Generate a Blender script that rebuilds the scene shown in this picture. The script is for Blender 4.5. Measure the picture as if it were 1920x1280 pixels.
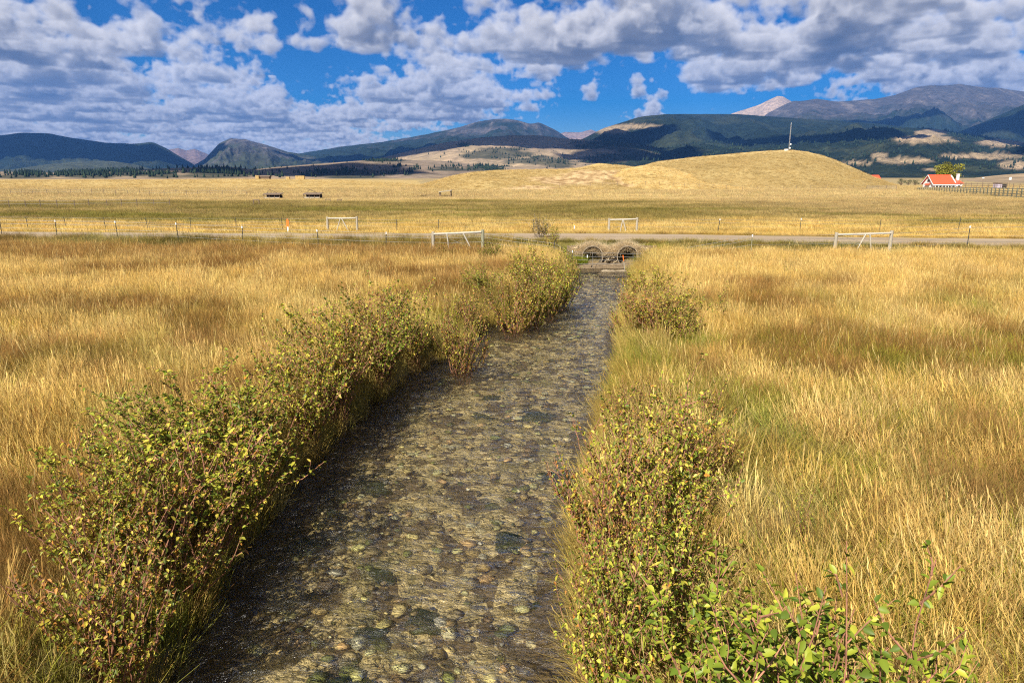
import bpy, math, random
import numpy as np
from mathutils import Vector, Matrix, Euler

R_ = math.radians
# ------------------------------------------------------------------ camera, sky, sun, exposure
scene = bpy.context.scene
for o in list(bpy.data.objects): bpy.data.objects.remove(o)
COL = scene.collection
CAM_H = 4.2
TILT = math.atan(310 / 1280)
cam_data = bpy.data.cameras.new('camera'); cam_data.lens = 24; cam_data.sensor_width = 36
cam_data.clip_start = .1; cam_data.clip_end = 60000
cam = bpy.data.objects.new('camera', cam_data); COL.objects.link(cam)
cam.location = (0, 0, CAM_H); cam.rotation_euler = (math.pi / 2 - TILT, 0, 0)
scene.camera = cam
SUN_AZ, SUN_EL = R_(-150), R_(44)
SUN_STRENGTH, SKY_STRENGTH, EXPOSURE = 5.0, .052, 1.0
scene.view_settings.view_transform = 'Standard'; scene.view_settings.look = 'None'
scene.view_settings.exposure = EXPOSURE; scene.view_settings.gamma = 1
scene.view_settings.use_curve_mapping = False
scene.cycles.max_bounces = 8; scene.cycles.transparent_max_bounces = 12
scene.cycles.diffuse_bounces = 3; scene.cycles.glossy_bounces = 3; scene.cycles.transmission_bounces = 6
scene.cycles.use_denoising = False; scene.cycles.caustics_refractive = False; scene.cycles.caustics_reflective = False; scene.cycles.sample_clamp_indirect = 2.5; scene.cycles.sample_clamp_direct = 1.5; scene.cycles.use_adaptive_sampling = False; scene.cycles.volume_bounces = 0; scene.cycles.filter_width = 1.15
SUNV = np.array([math.sin(SUN_AZ) * math.cos(SUN_EL), math.cos(SUN_AZ) * math.cos(SUN_EL), math.sin(SUN_EL)])
sun_d = bpy.data.lights.new('sun', 'SUN'); sun_d.energy = SUN_STRENGTH; sun_d.angle = R_(.5); sun_d.color = (1, .93, .82)
sun = bpy.data.objects.new('sun', sun_d); COL.objects.link(sun)
sun.rotation_euler = Vector(SUNV).to_track_quat('Z', 'Y').to_euler(); sun.location = (-30, -12, 40)

# photograph geometry: a pixel of the 1920x1280 photo -> a ray of the camera, used to survey where things stand
FP, CT, ST = 1280.0, math.cos(TILT), math.sin(TILT)
def ray(u, v):
    y = (640 - v) / FP
    return (u - 960) / FP, CT + y * ST, -ST + y * CT
def gp(u, v, z=0.0):
    x, yd, zz = ray(u, v); t = (z - CAM_H) / zz
    return x * t, yd * t
def q_of_v(v):
    y = (640 - np.asarray(v, float)) / FP
    return (-ST + y * CT) / (CT + y * ST)
def s_of(u, v=330): 
    return (np.asarray(u, float) - 960) / FP / (CT + (640 - v) / FP * ST)
def at_depth(u, v, Y):
    x, yd, zz = ray(u, v); t = Y / yd
    return x * t, Y, CAM_H + zz * t

# ------------------------------------------------------------------ the cloud field (ray marched once into two sky images)
def make_noise(n, beta, seed, kmin=1.0):
    r = np.random.RandomState(seed)
    w = np.fft.rfftn(r.standard_normal((n, n, n)).astype(np.float32))
    k = np.fft.fftfreq(n) * n; kz = np.fft.rfftfreq(n) * n
    K = np.sqrt(k[:, None, None] ** 2 + k[None, :, None] ** 2 + kz[None, None, :] ** 2)
    K[0, 0, 0] = 1e9
    A = K ** (-beta / 2.0); A[K < kmin] = 0
    f = np.fft.irfftn(w * A, s=(n, n, n)).astype(np.float32)
    return np.ascontiguousarray(f / f.std())
def samp(vol, x, y, z, tile):
    n = vol.shape[0]; s = n / tile
    x = x * s; y = y * s; z = z * s
    ix = np.floor(x); iy = np.floor(y); iz = np.floor(z)
    fx = (x - ix).astype(np.float32); fy = (y - iy).astype(np.float32); fz = (z - iz).astype(np.float32)
    m = n - 1
    ix = ix.astype(np.int32) & m; iy = iy.astype(np.int32) & m; iz = iz.astype(np.int32) & m
    jx = (ix + 1) & m; jy = (iy + 1) & m; jz = (iz + 1) & m
    v = vol.ravel()
    a = (ix * n + iy) * n; b = (ix * n + jy) * n; c = (jx * n + iy) * n; d = (jx * n + jy) * n
    c00 = v[a + iz] * (1 - fz) + v[a + jz] * fz; c01 = v[b + iz] * (1 - fz) + v[b + jz] * fz
    c10 = v[c + iz] * (1 - fz) + v[c + jz] * fz; c11 = v[d + iz] * (1 - fz) + v[d + jz] * fz
    return (c00 * (1 - fy) + c01 * fy) * (1 - fx) + (c10 * (1 - fy) + c11 * fy) * fx
C_BASE, C_TOP = 1500.0, 2400.0
BANKS = [(90,60,190,90,1.1),(120,175,170,55,.8),(250,215,150,35,.8),(60,240,160,30,.6),(420,95,110,85,1.0),(430,180,110,40,.8),(560,225,90,40,.8),(380,250,120,22,.6),
 (800,185,190,32,1.2),(700,215,120,30,.9),(930,70,130,70,1.0),(1010,110,110,50,.8),(700,30,60,30,.7),(860,140,120,30,.8),(1170,40,140,55,.9),(1350,25,100,40,.7),
 (1440,105,90,38,1.2),(1600,60,110,65,1.2),(1780,50,150,70,1.2),(1800,110,130,35,.6),
 (1330,133,45,16,2.6),(1197,151,28,14,2.6),(1112,161,25,11,2.3),(1220,207,55,14,2.6),(1333,203,16,9,2.2),(1578,168,38,13,2.5),(1720,152,50,16,1.9),(1880,140,70,20,1.5),(1420,187,40,9,1.9),(1075,246,30,8,1.4),
 (320,0,30,60,-.9),(285,105,45,45,-1.1),(300,190,35,25,-1.2),(150,170,20,12,-.3),(530,20,18,45,-1.2),(565,150,45,70,-1.2),(610,60,28,60,-.8),(640,130,60,25,-.7),(780,70,60,45,-1.2),(840,20,45,30,-1.0),(720,130,50,18,-.9),
 (1080,160,120,45,-1.4),(980,235,110,25,-1.0),(1230,160,120,42,-1.5),(1300,180,110,40,-1.3),(1500,175,130,25,-1.4),(1650,165,60,20,-1.0),(1510,15,22,25,-1.0),(1230,110,60,25,-.5),(1340,75,40,16,-.9),(1400,215,300,20,-1.2),(460,240,12,10,-.8),(1100,220,160,25,-.9),
 (1250,240,420,24,-2.2),(880,250,120,14,-.9),(1080,225,80,16,-1.0),(150,150,60,12,-.6),(470,140,40,20,-.6),(240,250,60,10,-.5),(620,190,40,14,-.6),(120,60,60,25,-.3),(440,20,60,20,-.4)]
def cloud_bias(x, y):
    Y = np.maximum(y, 1.0); s = x / Y; q = 1800.0 / Y
    t = (q * CT + ST) / (CT - q * ST)
    v = 640 - FP * t; u = 960 + FP * s * (CT + t * ST)
    b = np.zeros_like(x)
    for gu, gv, ru, rv, w in BANKS:
        b += w * np.exp(-np.clip(((u - gu) / ru) ** 2 + ((v - gv) / rv) ** 2, 0, 60))
    b = np.where(b > .9, .9 + .35 * (b - .9), b)
    return np.where((y > 2500) & (v > -200), b, .24).astype(np.float32)
class CloudField:
    def __init__(s):
        s.A = make_noise(128, 3.4, 3, 2.0); s.B = make_noise(64, 3.0, 8, 2.0)
        g = np.linspace(-45000, 45000, 1200); X, Y = np.meshgrid(g, g, indexing='ij')
        s.bg = cloud_bias(X, Y)
    def bl(s, x, y):
        i = np.clip((x + 45000) / 90000 * 1199, 0, 1198.99); j = np.clip((y + 45000) / 90000 * 1199, 0, 1198.99)
        a = i.astype(np.int32); b = j.astype(np.int32); fi = (i - a).astype(np.float32); fj = (j - b).astype(np.float32); g = s.bg
        return (g[a, b] * (1 - fj) + g[a, b + 1] * fj) * (1 - fi) + (g[a + 1, b] * (1 - fj) + g[a + 1, b + 1] * fj) * fi
    def dens(s, x, y, z, detail=True):
        h = ((z - C_BASE) / (C_TOP - C_BASE)).astype(np.float32)
        n = samp(s.A, x, y, z * 1.3, 11000.0)
        d = s.bl(x, y) * .50 + n * .30 - .37 + .36 * samp(s.B, x, y, z * 1.2, 5400.0)
        d = d - np.clip(h - .10, 0, 1) * 1.25 - np.clip(.12 - h, 0, 1) * 2.2
        if detail:
            m = (d > -.30) & (d < .9); e = np.zeros_like(d)
            e[m] = .19 * (.75 - np.abs(samp(s.B, x[m], y[m], z[m], 2200.0))) + .05 * (.75 - np.abs(samp(s.B, y[m], x[m], z[m] + 77, 560.0))) * np.clip(1.3 - np.hypot(x[m], y[m]) / 24000, .2, 1)
            d = d + e
        return np.clip(d * 2.6, 0, 1)
    def march(s, dx, dy, dz, steps, seed=0):
        N = dx.size; r = np.random.RandomState(seed)
        rgb = np.zeros((N, 3), np.float32); T = np.ones(N, np.float32)
        dz = np.maximum(dz, .012); t0 = C_BASE / dz
        t1 = np.minimum(C_TOP / dz, t0 + 9000 + .15 * t0)
        dt = np.maximum(t1 - t0, 0) / steps; jit = r.rand(N) * .8
        SIG = .0085; act = np.arange(N)[t0 < 60000]
        for k in range(steps):
            act = act[T[act] > .02]
            if act.size == 0: break
            t = t0[act] + (k + jit[act]) * dt[act]
            x = dx[act] * t; y = dy[act] * t; z = dz[act] * t
            d = s.dens(x, y, z); m = d > .004
            if not m.any(): continue
            ia = act[m]; x = x[m]; y = y[m]; z = z[m]; d = d[m]
            tau = np.zeros(ia.size, np.float32); pos = 0.0
            for stp in (45, 80, 140, 240, 420):
                p = pos + stp * .5; pos += stp; zz = z + SUNV[2] * p
                dd = s.dens(x + SUNV[0] * p, y + SUNV[1] * p, zz, stp < 100)
                tau += np.where(zz > C_TOP, 0, dd) * stp * SIG * 1.25
            sunl = .74 * np.exp(-tau) + .26 * np.exp(-tau * .22)
            h = np.clip((z - C_BASE) / (C_TOP - C_BASE), 0, 1); amb = .20 + .55 * h
            c = sunl[:, None] * np.array([.98, .92, .86]) * .60 + amb[:, None] * np.array([.37, .39, .475]) * .15
            a = 1 - np.exp(-d * SIG * dt[ia])
            fade = np.exp(-t[m] / 70000.0)
            c = c * fade[:, None] + (1 - fade[:, None]) * np.array([.20, .25, .39])
            rgb[ia] += (T[ia] * a)[:, None] * c
            T[ia] *= 1 - a
        return rgb, 1 - T
def sky_image(field, name, w, h, az0, az1, el0, el1, steps):
    az = az0 + (np.arange(w) + .5) / w * (az1 - az0); el = el0 + (np.arange(h) + .5) / h * (el1 - el0)
    A, E = np.meshgrid(az, el)
    rgb, a = field.march((np.sin(A) * np.cos(E)).ravel(), (np.cos(A) * np.cos(E)).ravel(), np.sin(E).ravel(), steps)
    px = np.empty((w * h, 4), np.float32); px[:, :3] = rgb / np.maximum(a, .02)[:, None]; px[:, 3] = a
    im = bpy.data.images.new(name, w, h, alpha=True, float_buffer=True)
    im.colorspace_settings.name = 'Non-Color'; im.alpha_mode = 'CHANNEL_PACKED'
    im.pixels.foreach_set(px.ravel()); im.update(); im.pack()
    return im
FIELD = CloudField()
AZF, ELF = R_(46), R_(24)
IM_FRONT = sky_image(FIELD, 'clouds_ahead', 1500, 400, -AZF, AZF, 0, ELF, 130)
IM_ROUND = sky_image(FIELD, 'clouds_all_round', 720, 180, -math.pi, math.pi, 0, math.pi / 2, 90)

# ------------------------------------------------------------------ node helpers
class NT:
    def __init__(s, tree): s.t = tree; s.n = tree.nodes; s.l = tree.links
    def node(s, typ, ins=None, **props):
        nd = s.n.new(typ)
        for k, v in props.items(): setattr(nd, k, v)
        for k, v in (ins or {}).items():
            sock = nd.inputs[k]
            if isinstance(v, bpy.types.NodeSocket): s.l.new(v, sock)
            else: sock.default_value = v
        return nd
    def math(s, op, a, b=0.0, c=None, clamp=False):
        ins = {0: a, 1: b}
        if c is not None: ins[2] = c
        return s.node('ShaderNodeMath', ins, operation=op, use_clamp=clamp).outputs[0]
    def mix(s, f, a, b, mode='MIX'):
        nd = s.node('ShaderNodeMix', data_type='RGBA', blend_type=mode)
        for i, v in ((0, f), (6, a), (7, b)):
            if isinstance(v, bpy.types.NodeSocket): s.l.new(v, nd.inputs[i])
            elif i == 0: nd.inputs[0].default_value = v
            else: nd.inputs[i].default_value = (*v[:3], 1)
        return nd.outputs[2]
    def noise(s, vec, scale, detail=4, rough=.55, dist=0.0, out=0):
        ins = {'Scale': scale, 'Detail': detail, 'Roughness': rough, 'Distortion': dist}
        if vec is not None: ins['Vector'] = vec
        return s.node('ShaderNodeTexNoise', ins).outputs[out]
    def ramp(s, f, a, b, lo=0.0, hi=1.0):
        return s.node('ShaderNodeMapRange', {'Value': f, 'From Min': a, 'From Max': b, 'To Min': lo, 'To Max': hi}).outputs[0]
    def vscale(s, vec, sc):
        return s.node('ShaderNodeVectorMath', {0: vec, 1: sc}, operation='MULTIPLY').outputs[0]
def new_mat(name):
    m = bpy.data.materials.new(name); m.use_nodes = True; m.node_tree.nodes.clear()
    nt = NT(m.node_tree); nt.out = nt.node('ShaderNodeOutputMaterial'); nt.m = m
    return nt
def finish(nt, shader, disp=None):
    nt.l.new(shader, nt.out.inputs['Surface']); return nt.m
def principled(nt, color, rough=.8, normal=None, spec=.3, metal=0.0):
    ins = {'Base Color': color if isinstance(color, bpy.types.NodeSocket) else (*color[:3], 1), 'Roughness': rough, 'Specular IOR Level': spec, 'Metallic': metal}
    if normal is not None: ins['Normal'] = normal
    return nt.node('ShaderNodeBsdfPrincipled', ins).outputs[0]
def bump(nt, h, strength=.5, dist=.02):
    return nt.node('ShaderNodeBump', {'Height': h, 'Strength': strength, 'Distance': dist}).outputs[0]
def objco(nt): return nt.node('ShaderNodeTexCoord').outputs['Object']
def attr(nt, name, typ='GEOMETRY', out='Color'): return nt.node('ShaderNodeAttribute', attribute_name=name, attribute_type=typ).outputs[out]

# ------------------------------------------------------------------ world
world = bpy.data.worlds.new('World'); scene.world = world; world.use_nodes = True
world.node_tree.nodes.clear(); w = NT(world.node_tree)
sky = w.node('ShaderNodeTexSky', sky_type='NISHITA', sun_disc=False, sun_elevation=SUN_EL, sun_rotation=SUN_AZ, altitude=1400, air_density=1.0, dust_density=.0, ozone_density=6.0)
hsv = w.node('ShaderNodeHueSaturation', {'Hue': .512, 'Saturation': 1.65, 'Value': .82, 'Color': sky.outputs[0]})
dirv = w.node('ShaderNodeTexCoord').outputs['Generated']
sp = w.node('ShaderNodeSeparateXYZ', {0: dirv})
az = w.math('ARCTAN2', sp.outputs[0], sp.outputs[1]); el = w.math('ARCSINE', sp.outputs[2])
vf = w.node('ShaderNodeCombineXYZ', {0: w.ramp(az, -AZF, AZF), 1: w.ramp(el, 0, ELF)}).outputs[0]
vr = w.node('ShaderNodeCombineXYZ', {0: w.ramp(az, -math.pi, math.pi), 1: w.ramp(el, 0, math.pi / 2)}).outputs[0]
tf = w.node('ShaderNodeTexImage', {'Vector': vf}, image=IM_FRONT, extension='EXTEND', interpolation='Cubic')
tr = w.node('ShaderNodeTexImage', {'Vector': vr}, image=IM_ROUND, extension='EXTEND', interpolation='Cubic')
inside = w.math('MULTIPLY', w.math('LESS_THAN', w.math('ABSOLUTE', az), AZF * .99), w.math('LESS_THAN', el, ELF * .99))
ccol = w.mix(inside, tr.outputs[0], tf.outputs[0])
calp = w.node('ShaderNodeMix', {0: inside, 2: tr.outputs[1], 3: tf.outputs[1]}).outputs[0]
calp = w.math('MULTIPLY', calp, w.ramp(el, -.002, .02))
b1 = w.node('ShaderNodeBackground', {'Color': hsv.outputs[0], 'Strength': SKY_STRENGTH}).outputs[0]
b2 = w.node('ShaderNodeBackground', {'Color': ccol, 'Strength': 1.0}).outputs[0]
ms = w.node('ShaderNodeMixShader', {0: calp, 1: b1, 2: b2}).outputs[0]
w.l.new(ms, w.node('ShaderNodeOutputWorld').inputs[0])
world.cycles.sampling_method = 'MANUAL'; world.cycles.sample_map_resolution = 512

# ------------------------------------------------------------------ object helpers
rng = np.random.RandomState(7); random.seed(7)
def link(o, parent=None):
    COL.objects.link(o)
    if parent is not None: o.parent = parent
    return o
def tag(o, label=None, cat=None, group=None, kind=None):
    if label: o['label'] = label
    if cat: o['category'] = cat
    if group: o['group'] = group
    if kind: o['kind'] = kind
    return o
def empty(name, loc, label, cat, group=None, rotz=0.0):
    o = bpy.data.objects.new(name, None); o.location = loc; o.rotation_euler = (0, 0, rotz); o.empty_display_size = .2
    link(o); return tag(o, label, cat, group)
def mesh_np(name, V, Fc, mat=None, col=None, smooth=False):
    """V (n,3); Fc one or a list of int arrays (m,k); col (n,3) -> attribute 'col'"""
    V = np.asarray(V, np.float32)
    Fs = Fc if isinstance(Fc, (list, tuple)) else [Fc]
    Fs = [np.asarray(f, np.int32) for f in Fs if len(f)]
    me = bpy.data.meshes.new(name)
    me.vertices.add(len(V)); me.vertices.foreach_set('co', V.ravel())
    loops = np.concatenate([f.ravel() for f in Fs]); tot = np.concatenate([np.full(len(f), f.shape[1], np.int32) for f in Fs])
    me.loops.add(len(loops)); me.loops.foreach_set('vertex_index', loops)
    me.polygons.add(len(tot)); st = np.zeros(len(tot), np.int32); st[1:] = np.cumsum(tot)[:-1]
    me.polygons.foreach_set('loop_start', st); me.polygons.foreach_set('loop_total', tot)
    if smooth: me.polygons.foreach_set('use_smooth', np.ones(len(tot), bool))
    if col is not None:
        a = me.attributes.new('col', 'FLOAT_COLOR', 'POINT')
        c = np.ones((len(V), 4), np.float32); c[:, :3] = col; a.data.foreach_set('color', c.ravel())
    me.update(calc_edges=True); me.validate()
    if mat: me.materials.append(mat)
    return me
def obj(name, me, parent=None, loc=(0, 0, 0), rot=(0, 0, 0)):
    o = bpy.data.objects.new(name, me); o.location = loc; o.rotation_euler = rot
    return link(o, parent)
class MB:
    """collects boxes, tubes and free faces into one mesh"""
    def __init__(s): s.V = []; s.F = []
    def add(s, V, F):
        b = len(s.V); s.V += [tuple(v) for v in V]; s.F += [tuple(b + i for i in f) for f in F]; return s
    def box(s, lo, hi, mtx=None):
        V = [Vector((x, y, z)) for x in (lo[0], hi[0]) for y in (lo[1], hi[1]) for z in (lo[2], hi[2])]
        if mtx is not None: V = [mtx @ v for v in V]
        return s.add(V, [(0, 1, 3, 2), (4, 6, 7, 5), (0, 4, 5, 1), (2, 3, 7, 6), (0, 2, 6, 4), (1, 5, 7, 3)])
    def tube(s, pts, rad, n=6, cap=True, jit=0.0):
        pts = [Vector(p) for p in pts]; rad = rad if hasattr(rad, '__len__') else [rad] * len(pts); V = []; F = []
        for i, p in enumerate(pts):
            d = (pts[min(i + 1, len(pts) - 1)] - pts[max(i - 1, 0)]).normalized()
            a = d.orthogonal().normalized() if abs(d.z) > .95 else d.cross(Vector((0, 0, 1))).normalized()
            b = d.cross(a)
            for k in range(n):
                t = 2 * math.pi * k / n; rr = rad[i] * (1 + random.uniform(-jit, jit))
                V.append(p + a * math.cos(t) * rr + b * math.sin(t) * rr)
        for i in range(len(pts) - 1):
            for k in range(n): F.append((i * n + k, i * n + (k + 1) % n, (i + 1) * n + (k + 1) % n, (i + 1) * n + k))
        if cap: F += [tuple(range(n))[::-1], tuple((len(pts) - 1) * n + k for k in range(n))]
        return s.add(V, F)
    def mesh(s, name, mat):
        me = bpy.data.meshes.new(name); me.from_pydata(s.V, [], s.F); me.update()
        if mat: me.materials.append(mat)
        return me
    def build(s, name, mat, parent=None, loc=(0, 0, 0), rot=(0, 0, 0)): return obj(name, s.mesh(name, mat), parent, loc, rot)

# 2-D gradient noise in numpy
_perm = np.random.RandomState(11).permutation(512).astype(np.int32)
_perm = np.concatenate([_perm, _perm])
_ga = np.random.RandomState(12).rand(512) * 2 * np.pi
_gx, _gy = np.cos(_ga), np.sin(_ga)
def perlin(x, y):
    ix = np.floor(x).astype(np.int64); iy = np.floor(y).astype(np.int64); fx = x - ix; fy = y - iy
    def g(a, b, dx, dy):
        h = _perm[(_perm[a & 511] + b) & 511]; return _gx[h] * dx + _gy[h] * dy
    ux = fx * fx * fx * (fx * (fx * 6 - 15) + 10); uy = fy * fy * fy * (fy * (fy * 6 - 15) + 10)
    a = g(ix, iy, fx, fy); b = g(ix + 1, iy, fx - 1, fy); c = g(ix, iy + 1, fx, fy - 1); d = g(ix + 1, iy + 1, fx - 1, fy - 1)
    return ((a + (b - a) * ux) * (1 - uy) + (c + (d - c) * ux) * uy) * 1.5
def fbm(x, y, octv=4, rough=.5, ridged=False):
    x = np.asarray(x, float); y = np.asarray(y, float); r = 0; a = 1.0; t = 0
    for k in range(octv):
        n = perlin(x + 17.3 * k, y - 9.1 * k)
        if ridged: n = 1 - 2 * np.abs(n)
        r = r + a * n; t += a; a *= rough; x = x * 2.03; y = y * 2.03
    return r / t
def sstep(a, b, x):
    t = np.clip((x - a) / (b - a), 0, 1); return t * t * (3 - 2 * t)
def grid_faces(ni, nj):
    i = np.arange(ni - 1)[:, None]; j = np.arange(nj - 1)[None, :]
    a = i * nj + j
    return np.stack([a, a + nj, a + nj + 1, a + 1], -1).reshape(-1, 4)
# ------------------------------------------------------------------ albedos of the vegetation
GOLD = np.array([.56, .40, .12]); PALE = np.array([.68, .53, .22]); RUST = np.array([.25, .135, .04]); BROWN = np.array([.33, .205, .07])
OLIVE = np.array([.25, .22, .045]); GREEN = np.array([.20, .25, .035]); TAN = np.array([.42, .31, .16]); DKOLIVE = np.array([.24, .195, .06])
def lerp(a, b, f): return a + (b - a) * np.asarray(f)[..., None]
WATER_Z = -.6
LE = [(330, 1280), (430, 1060), (490, 985), (560, 880), (640, 820), (715, 745), (795, 690), (860, 662), (905, 618), (955, 598), (1010, 572), (1055, 545), (1072, 522), (1074, 508)]
RE = [(1120, 1280), (1085, 1130), (1075, 1020), (1085, 900), (1105, 780), (1148, 690), (1150, 640), (1148, 600), (1172, 560), (1185, 530), (1200, 508)]
def edge_curve(pts):
    P = np.array([gp(u, v, WATER_Z) for u, v in pts]); o = np.argsort(P[:, 1]); P = P[o]
    yy = np.arange(-8, 41, .25); xx = np.interp(yy, P[:, 1], P[:, 0])
    xx[yy < P[0, 1]] = P[0, 0] - .06 * (P[0, 1] - yy[yy < P[0, 1]])
    k = np.exp(-np.linspace(-2, 2, 13) ** 2); k /= k.sum()
    xs = np.convolve(np.pad(xx, 6, mode='edge'), k, 'valid')
    return yy, xs
LY, LX = edge_curve(LE); RY, RX = edge_curve(RE)
def xl(y): return np.interp(y, LY, LX) - .12 * (1 - sstep(27, 35, np.asarray(y, float))) + .10 * perlin(np.asarray(y) * .9 + 3, np.asarray(y) * 0 + .5)
def xr(y): return np.interp(y, RY, RX) + .38 * sstep(6, 11, np.asarray(y, float)) * (1 - sstep(27, 35, np.asarray(y, float))) + .10 * perlin(np.asarray(y) * .9 + 9, np.asarray(y) * 0 + 7.5)
CULV_Y = 37.3; CULV_X = (4.35, 6.25)
def edge_dist(x, y): return np.minimum(x - xl(y), xr(y) - x)      # positive in the stream
def road_mid(x): return 43.1 - .085 * x
def ground_z(x, y):
    x = np.asarray(x, float); y = np.asarray(y, float)
    z = .10 * fbm(x / 3.2, y / 3.2, 3) + .05 * fbm(x / .7, y / .7, 2) * (y < 60)
    z = z + 1.2 * sstep(90, 1000, y) * fbm(x / 160, y / 160, 3)
    d = np.abs(y - road_mid(x))                                   # road bank
    bank = 1 - sstep(2.9, 5.2, d)
    ztop = .38 + .16 * np.exp(-((x - 5.4) / 14) ** 2)
    z = z * (1 - bank) + ztop * bank
    e = edge_dist(x, y); m = 1 - sstep(CULV_Y - .25, CULV_Y + .35, y)
    pool = np.exp(-((y - 36.6) / 1.0) ** 2) * np.exp(-((x - 5.3) / 3.2) ** 4) * .75
    e = e + pool
    ch = sstep(-.75, .02, e) * .62 + sstep(-.02, .7, e) * .36
    z = z * (1 - sstep(-.6, 0, e) * m) - ch * m
    return z
FLOOR_K = sstep
def cover(x, y):
    """albedo of the grass cover at a place, and how green, rusty it is"""
    x = np.asarray(x, float); y = np.asarray(y, float)
    n1 = fbm(x / 5.5, y / 4.5, 4, .55); n2 = fbm(x / 1.7 + 40, y / 1.7, 3); n3 = fbm(x / 17 + 9, y / 13 + 5, 3)
    c = lerp(np.broadcast_to(GOLD, x.shape + (3,)), PALE, np.clip(.45 + 1.2 * n2, 0, 1))
    left = x < xl(np.clip(y, -8, 39))
    rust = .95 * sstep(.04, .24, n1 + .35 * n2 + np.where(left, .04, .0))
    rust = np.maximum(rust, .85 * sstep(30, 36, y) * (1 - sstep(39, 41, y)) * (x < -1) * sstep(-.25, .15, n2 + .3))
    gold_r = sstep(8, 16, x) * sstep(16, 30, y) * (1 - sstep(38, 40, y))
    rust = rust * (1 - .75 * gold_r)
    c = lerp(c, lerp(np.broadcast_to(RUST, x.shape + (3,)), BROWN, np.clip(.5 + n2, 0, 1)), rust * .92)
    e = -edge_dist(x, np.clip(y, -8, 37)); near = (y < 38)
    green = np.clip(np.exp(-np.clip(e - .1, 0, 9) / .8) * .45 + sstep(.1, .3, fbm(x / 2.6 + 70, y / 2.6, 3)) * np.where(left, .30, .75) * (1 - sstep(14, 30, y)), 0, 1) * near
    c = lerp(c, lerp(np.broadcast_to(OLIVE, x.shape + (3,)), GREEN * 1.25, np.clip(.5 + n2 * 1.5, 0, 1)), green)
    # shoulder of the road
    dm = y - road_mid(x)
    sh = sstep(-6.0, -4.4, dm) * (1 - sstep(-2.6, -2.1, dm))
    c = lerp(c, lerp(np.broadcast_to(OLIVE * .8, x.shape + (3,)), np.array([.14, .16, .05]), np.clip(.5 + n2, 0, 1)), sh * np.clip(.6 + n3 + .3 * (x > 0), 0, 1))
    # fields beyond the road
    far = y > road_mid(x) + 2
    f = lerp(np.broadcast_to(GOLD * 1.0, x.shape + (3,)), PALE, np.clip(.4 + n1, 0, 1))
    b1 = sstep(60, 76, y + 10 * n3) * (1 - sstep(112, 130, y + 14 * n3))
    dark = lerp(np.broadcast_to(DKOLIVE, x.shape + (3,)), np.array([.39, .30, .12]), np.clip(.42 + 1.8 * fbm(x / 22, y / 10 + 4, 4), 0, 1))  # darker field band: olive grass plus some cloud shadow, both put into the colour
    dark = lerp(dark, np.array([.44, .33, .16]), sstep(15, 50, x) * .8)
    f = lerp(f, dark, b1 * .95)
    gr = sstep(.05, .3, fbm(x / 30 + 3, y / 7, 3)) * sstep(56, 66, y) * (1 - sstep(88, 100, y))
    f = lerp(f, np.array([.23, .21, .045]), gr * .75)
    f = f * np.clip(1 + .55 * fbm(x / 11 + 2, y / 3.2, 4, .6), .5, 1.5)[..., None]
    b2 = sstep(112, 128, y + 14 * n3)
    f = lerp(f, lerp(np.broadcast_to(np.array([.60, .47, .225]), x.shape + (3,)), np.array([.46, .345, .165]), np.clip(.35 + 1.2 * fbm(x / 45, y / 12, 3), 0, 1)), b2)
    c = np.where(far[..., None], f, c)
    return c, green * ~far, rust * ~far

# ------------------------------------------------------------------ materials of the land
nt = new_mat('meadow_soil'); co = objco(nt)
a = attr(nt, 'col'); n = nt.noise(co, 6, 6, .65); nb = nt.noise(co, 1.6, 5, .6)
c = nt.mix(nt.ramp(n, .35, .65), nt.vscale(a, (.62, .60, .58)), a); c = nt.mix(nt.ramp(nb, .4, .65, 0, .35), c, nt.vscale(a, (1.15, 1.1, 1.0)))
M_GROUND = finish(nt, principled(nt, c, .95, bump(nt, n, .8, .06), .1))
nt = new_mat('dry_hill_grass'); co = objco(nt)
a = attr(nt, 'col'); n = nt.noise(co, 1.1, 5, .7); n2 = nt.noise(co, .09, 4, .6)
c = nt.mix(nt.ramp(n, .34, .62), nt.vscale(a, (.55, .52, .46)), nt.vscale(a, (1.1, 1.08, 1.03)))
c = nt.mix(nt.ramp(n2, .42, .62, 0, .45), c, nt.vscale(a, (.80, .72, .62)))
M_HILL = finish(nt, principled(nt, c, .95, bump(nt, n, 1.0, .5), .05))
def mountain_mat(name, speck, strength):
    nt = new_mat(name); co = objco(nt); a = attr(nt, 'col')
    n = nt.noise(co, speck, 6, .72); n2 = nt.noise(co, speck * .16, 5, .65)
    c = nt.mix(nt.ramp(n, .36, .64), nt.vscale(a, (.50, .52, .50)), nt.vscale(a, (1.35, 1.3, 1.25)))
    c = nt.mix(nt.ramp(n2, .38, .66, 0, .6), c, nt.vscale(a, (.62, .66, .62)))
    return finish(nt, principled(nt, c, .95, bump(nt, nt.math('ADD', n, nt.math('MULTIPLY', n2, 4.0)), strength, 30.0), .02))
M_FOREST = mountain_mat('forested_slope', .022, .9)
M_ROCK = mountain_mat('mountain_rock', .014, .7)
M_STEPPE = mountain_mat('foothill_grass', .03, .25)

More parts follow.
